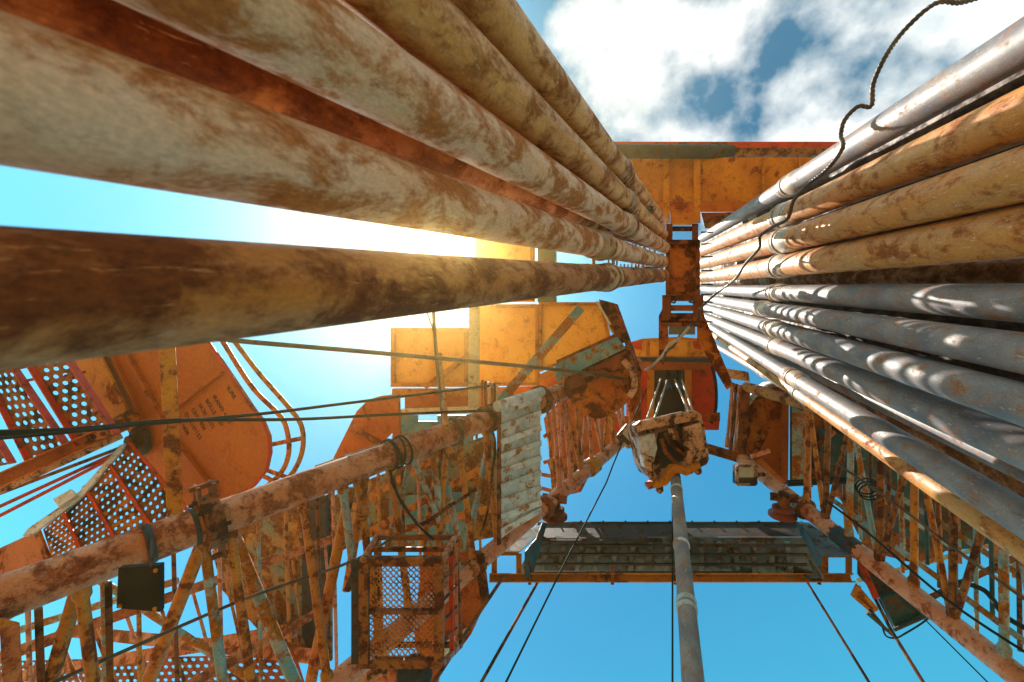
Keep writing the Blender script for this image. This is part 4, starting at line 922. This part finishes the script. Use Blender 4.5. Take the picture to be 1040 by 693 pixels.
skyc = mix(t, 1.0, sky.outputs['Color'], (.62, 3.0, 2.6), 'MULTIPLY')
sdv0 = vdot(D, S)
dm = nd(t, 'ShaderNodeMapRange', interpolation_type='SMOOTHSTEP'); t.links.new(sdv0, dm.inputs['Value'])
for k_, v_ in (('From Min', .35), ('From Max', .82), ('To Min', 0.0), ('To Max', 1.0)): dm.inputs[k_].default_value = v_
skyc = mix(t, dm.outputs[0], skyc, mix(t, 1.0, skyc, (.36, .53, .7), 'MULTIPLY'))
# clouds: a bank towards the top right of the view
C1 = (Q(800, -10, 1)-CAM).normalized()
cm = vdot(D, C1)
mr = nd(t, 'ShaderNodeMapRange', interpolation_type='SMOOTHSTEP'); t.links.new(cm, mr.inputs['Value']); mr.inputs['From Min'].default_value = .86; mr.inputs['From Max'].default_value = .965
n1 = noise_n(t, D, 5.2, 8, .55, 0)
cf = mth('ADD', n1, mth('MULTIPLY', mr.outputs[0], .20))
cf = mth('SUBTRACT', cf, .168)
cfac = mth('MULTIPLY', ramp(t, cf, .43, .59), mth('MINIMUM', mth('MULTIPLY', mr.outputs[0], 3), 1))
n2 = noise_n(t, D, 11, 8, .6, 0)
cloudc = ramp(t, n2, .3, .68, (5.6, 6.8, 7.4), (10.5, 10.5, 10.5))
skyd = mix(t, mr.outputs[0], skyc, mix(t, 1.0, skyc, (.1, .48, .5), 'MULTIPLY'))
skyc = mix(t, cfac, skyd, cloudc)
# aureole and disc of the sun
sdv = mth('MAXIMUM', vdot(D, S), 0)
g1 = mth('MULTIPLY', mth('POWER', sdv, 900), 120); g2 = mth('MULTIPLY', mth('POWER', sdv, 120), 6); g3 = mth('MULTIPLY', mth('POWER', sdv, 9), .45)
au = mix(t, 1.0, (1, .93, .78), (1, 1, 1), 'MULTIPLY')
vs_ = nd(t, 'ShaderNodeVectorMath', operation='SCALE'); vs_.inputs[0].default_value = (1, .86, .55); t.links.new(mth('ADD', g1, g2), vs_.inputs['Scale'])
vs2 = nd(t, 'ShaderNodeVectorMath', operation='SCALE'); vs2.inputs[0].default_value = (.8, 1, 1.1); t.links.new(g3, vs2.inputs['Scale'])
ad = nd(t, 'ShaderNodeVectorMath', operation='ADD'); t.links.new(vs_.outputs[0], ad.inputs[0]); t.links.new(vs2.outputs[0], ad.inputs[1])
ad2 = nd(t, 'ShaderNodeVectorMath', operation='ADD'); t.links.new(skyc, ad2.inputs[0]); t.links.new(ad.outputs[0], ad2.inputs[1])
t.links.new(ad2.outputs[0], bg.inputs['Color']); bg.inputs['Strength'].default_value = .055

# ---------------------------------------------------------------- haze volume, added to stand in for the sun's golden lens flare
hm = bpy.data.materials.new('flare_glow_haze'); hm.use_nodes = True; ht = hm.node_tree; ht.nodes.remove(ht.nodes['Principled BSDF'])
pv = nd(ht, 'ShaderNodeVolumePrincipled'); pv.inputs['Density'].default_value = .0075; pv.inputs['Anisotropy'].default_value = .88; pv.inputs['Color'].default_value = (1, .7, .22, 1)
ht.links.new(pv.outputs[0], ht.nodes['Material Output'].inputs['Volume'])
mb = MB(); mb.beam(Vector((0, 0, -2.3)), Vector((0, 0, 13)), 242, 242, Vector((0, 1, 0)))
hz = Thing('flare_haze', '', '', (0, 0, 0), None, False); hz.props = {'kind': 'stuff'}; hz.only(mb, hm)
# ---------------------------------------------------------------- camera
sc = bpy.context.scene
cd = bpy.data.cameras.new('camera'); cd.sensor_width = 36; cd.lens = F/1040*36; cd.clip_start = .05; cd.clip_end = 2000
cd.dof.use_dof = True; cd.dof.focus_distance = 3.8; cd.dof.aperture_fstop = 6.5
co = bpy.data.objects.new('camera', cd); col.objects.link(co); co.matrix_world = Matrix.Translation(CAM) @ M.to_4x4(); sc.camera = co
vs = sc.view_settings; vs.view_transform = 'Standard'; vs.look = 'None'; vs.gamma = 1; vs.use_curve_mapping = False; vs.exposure = 1.2
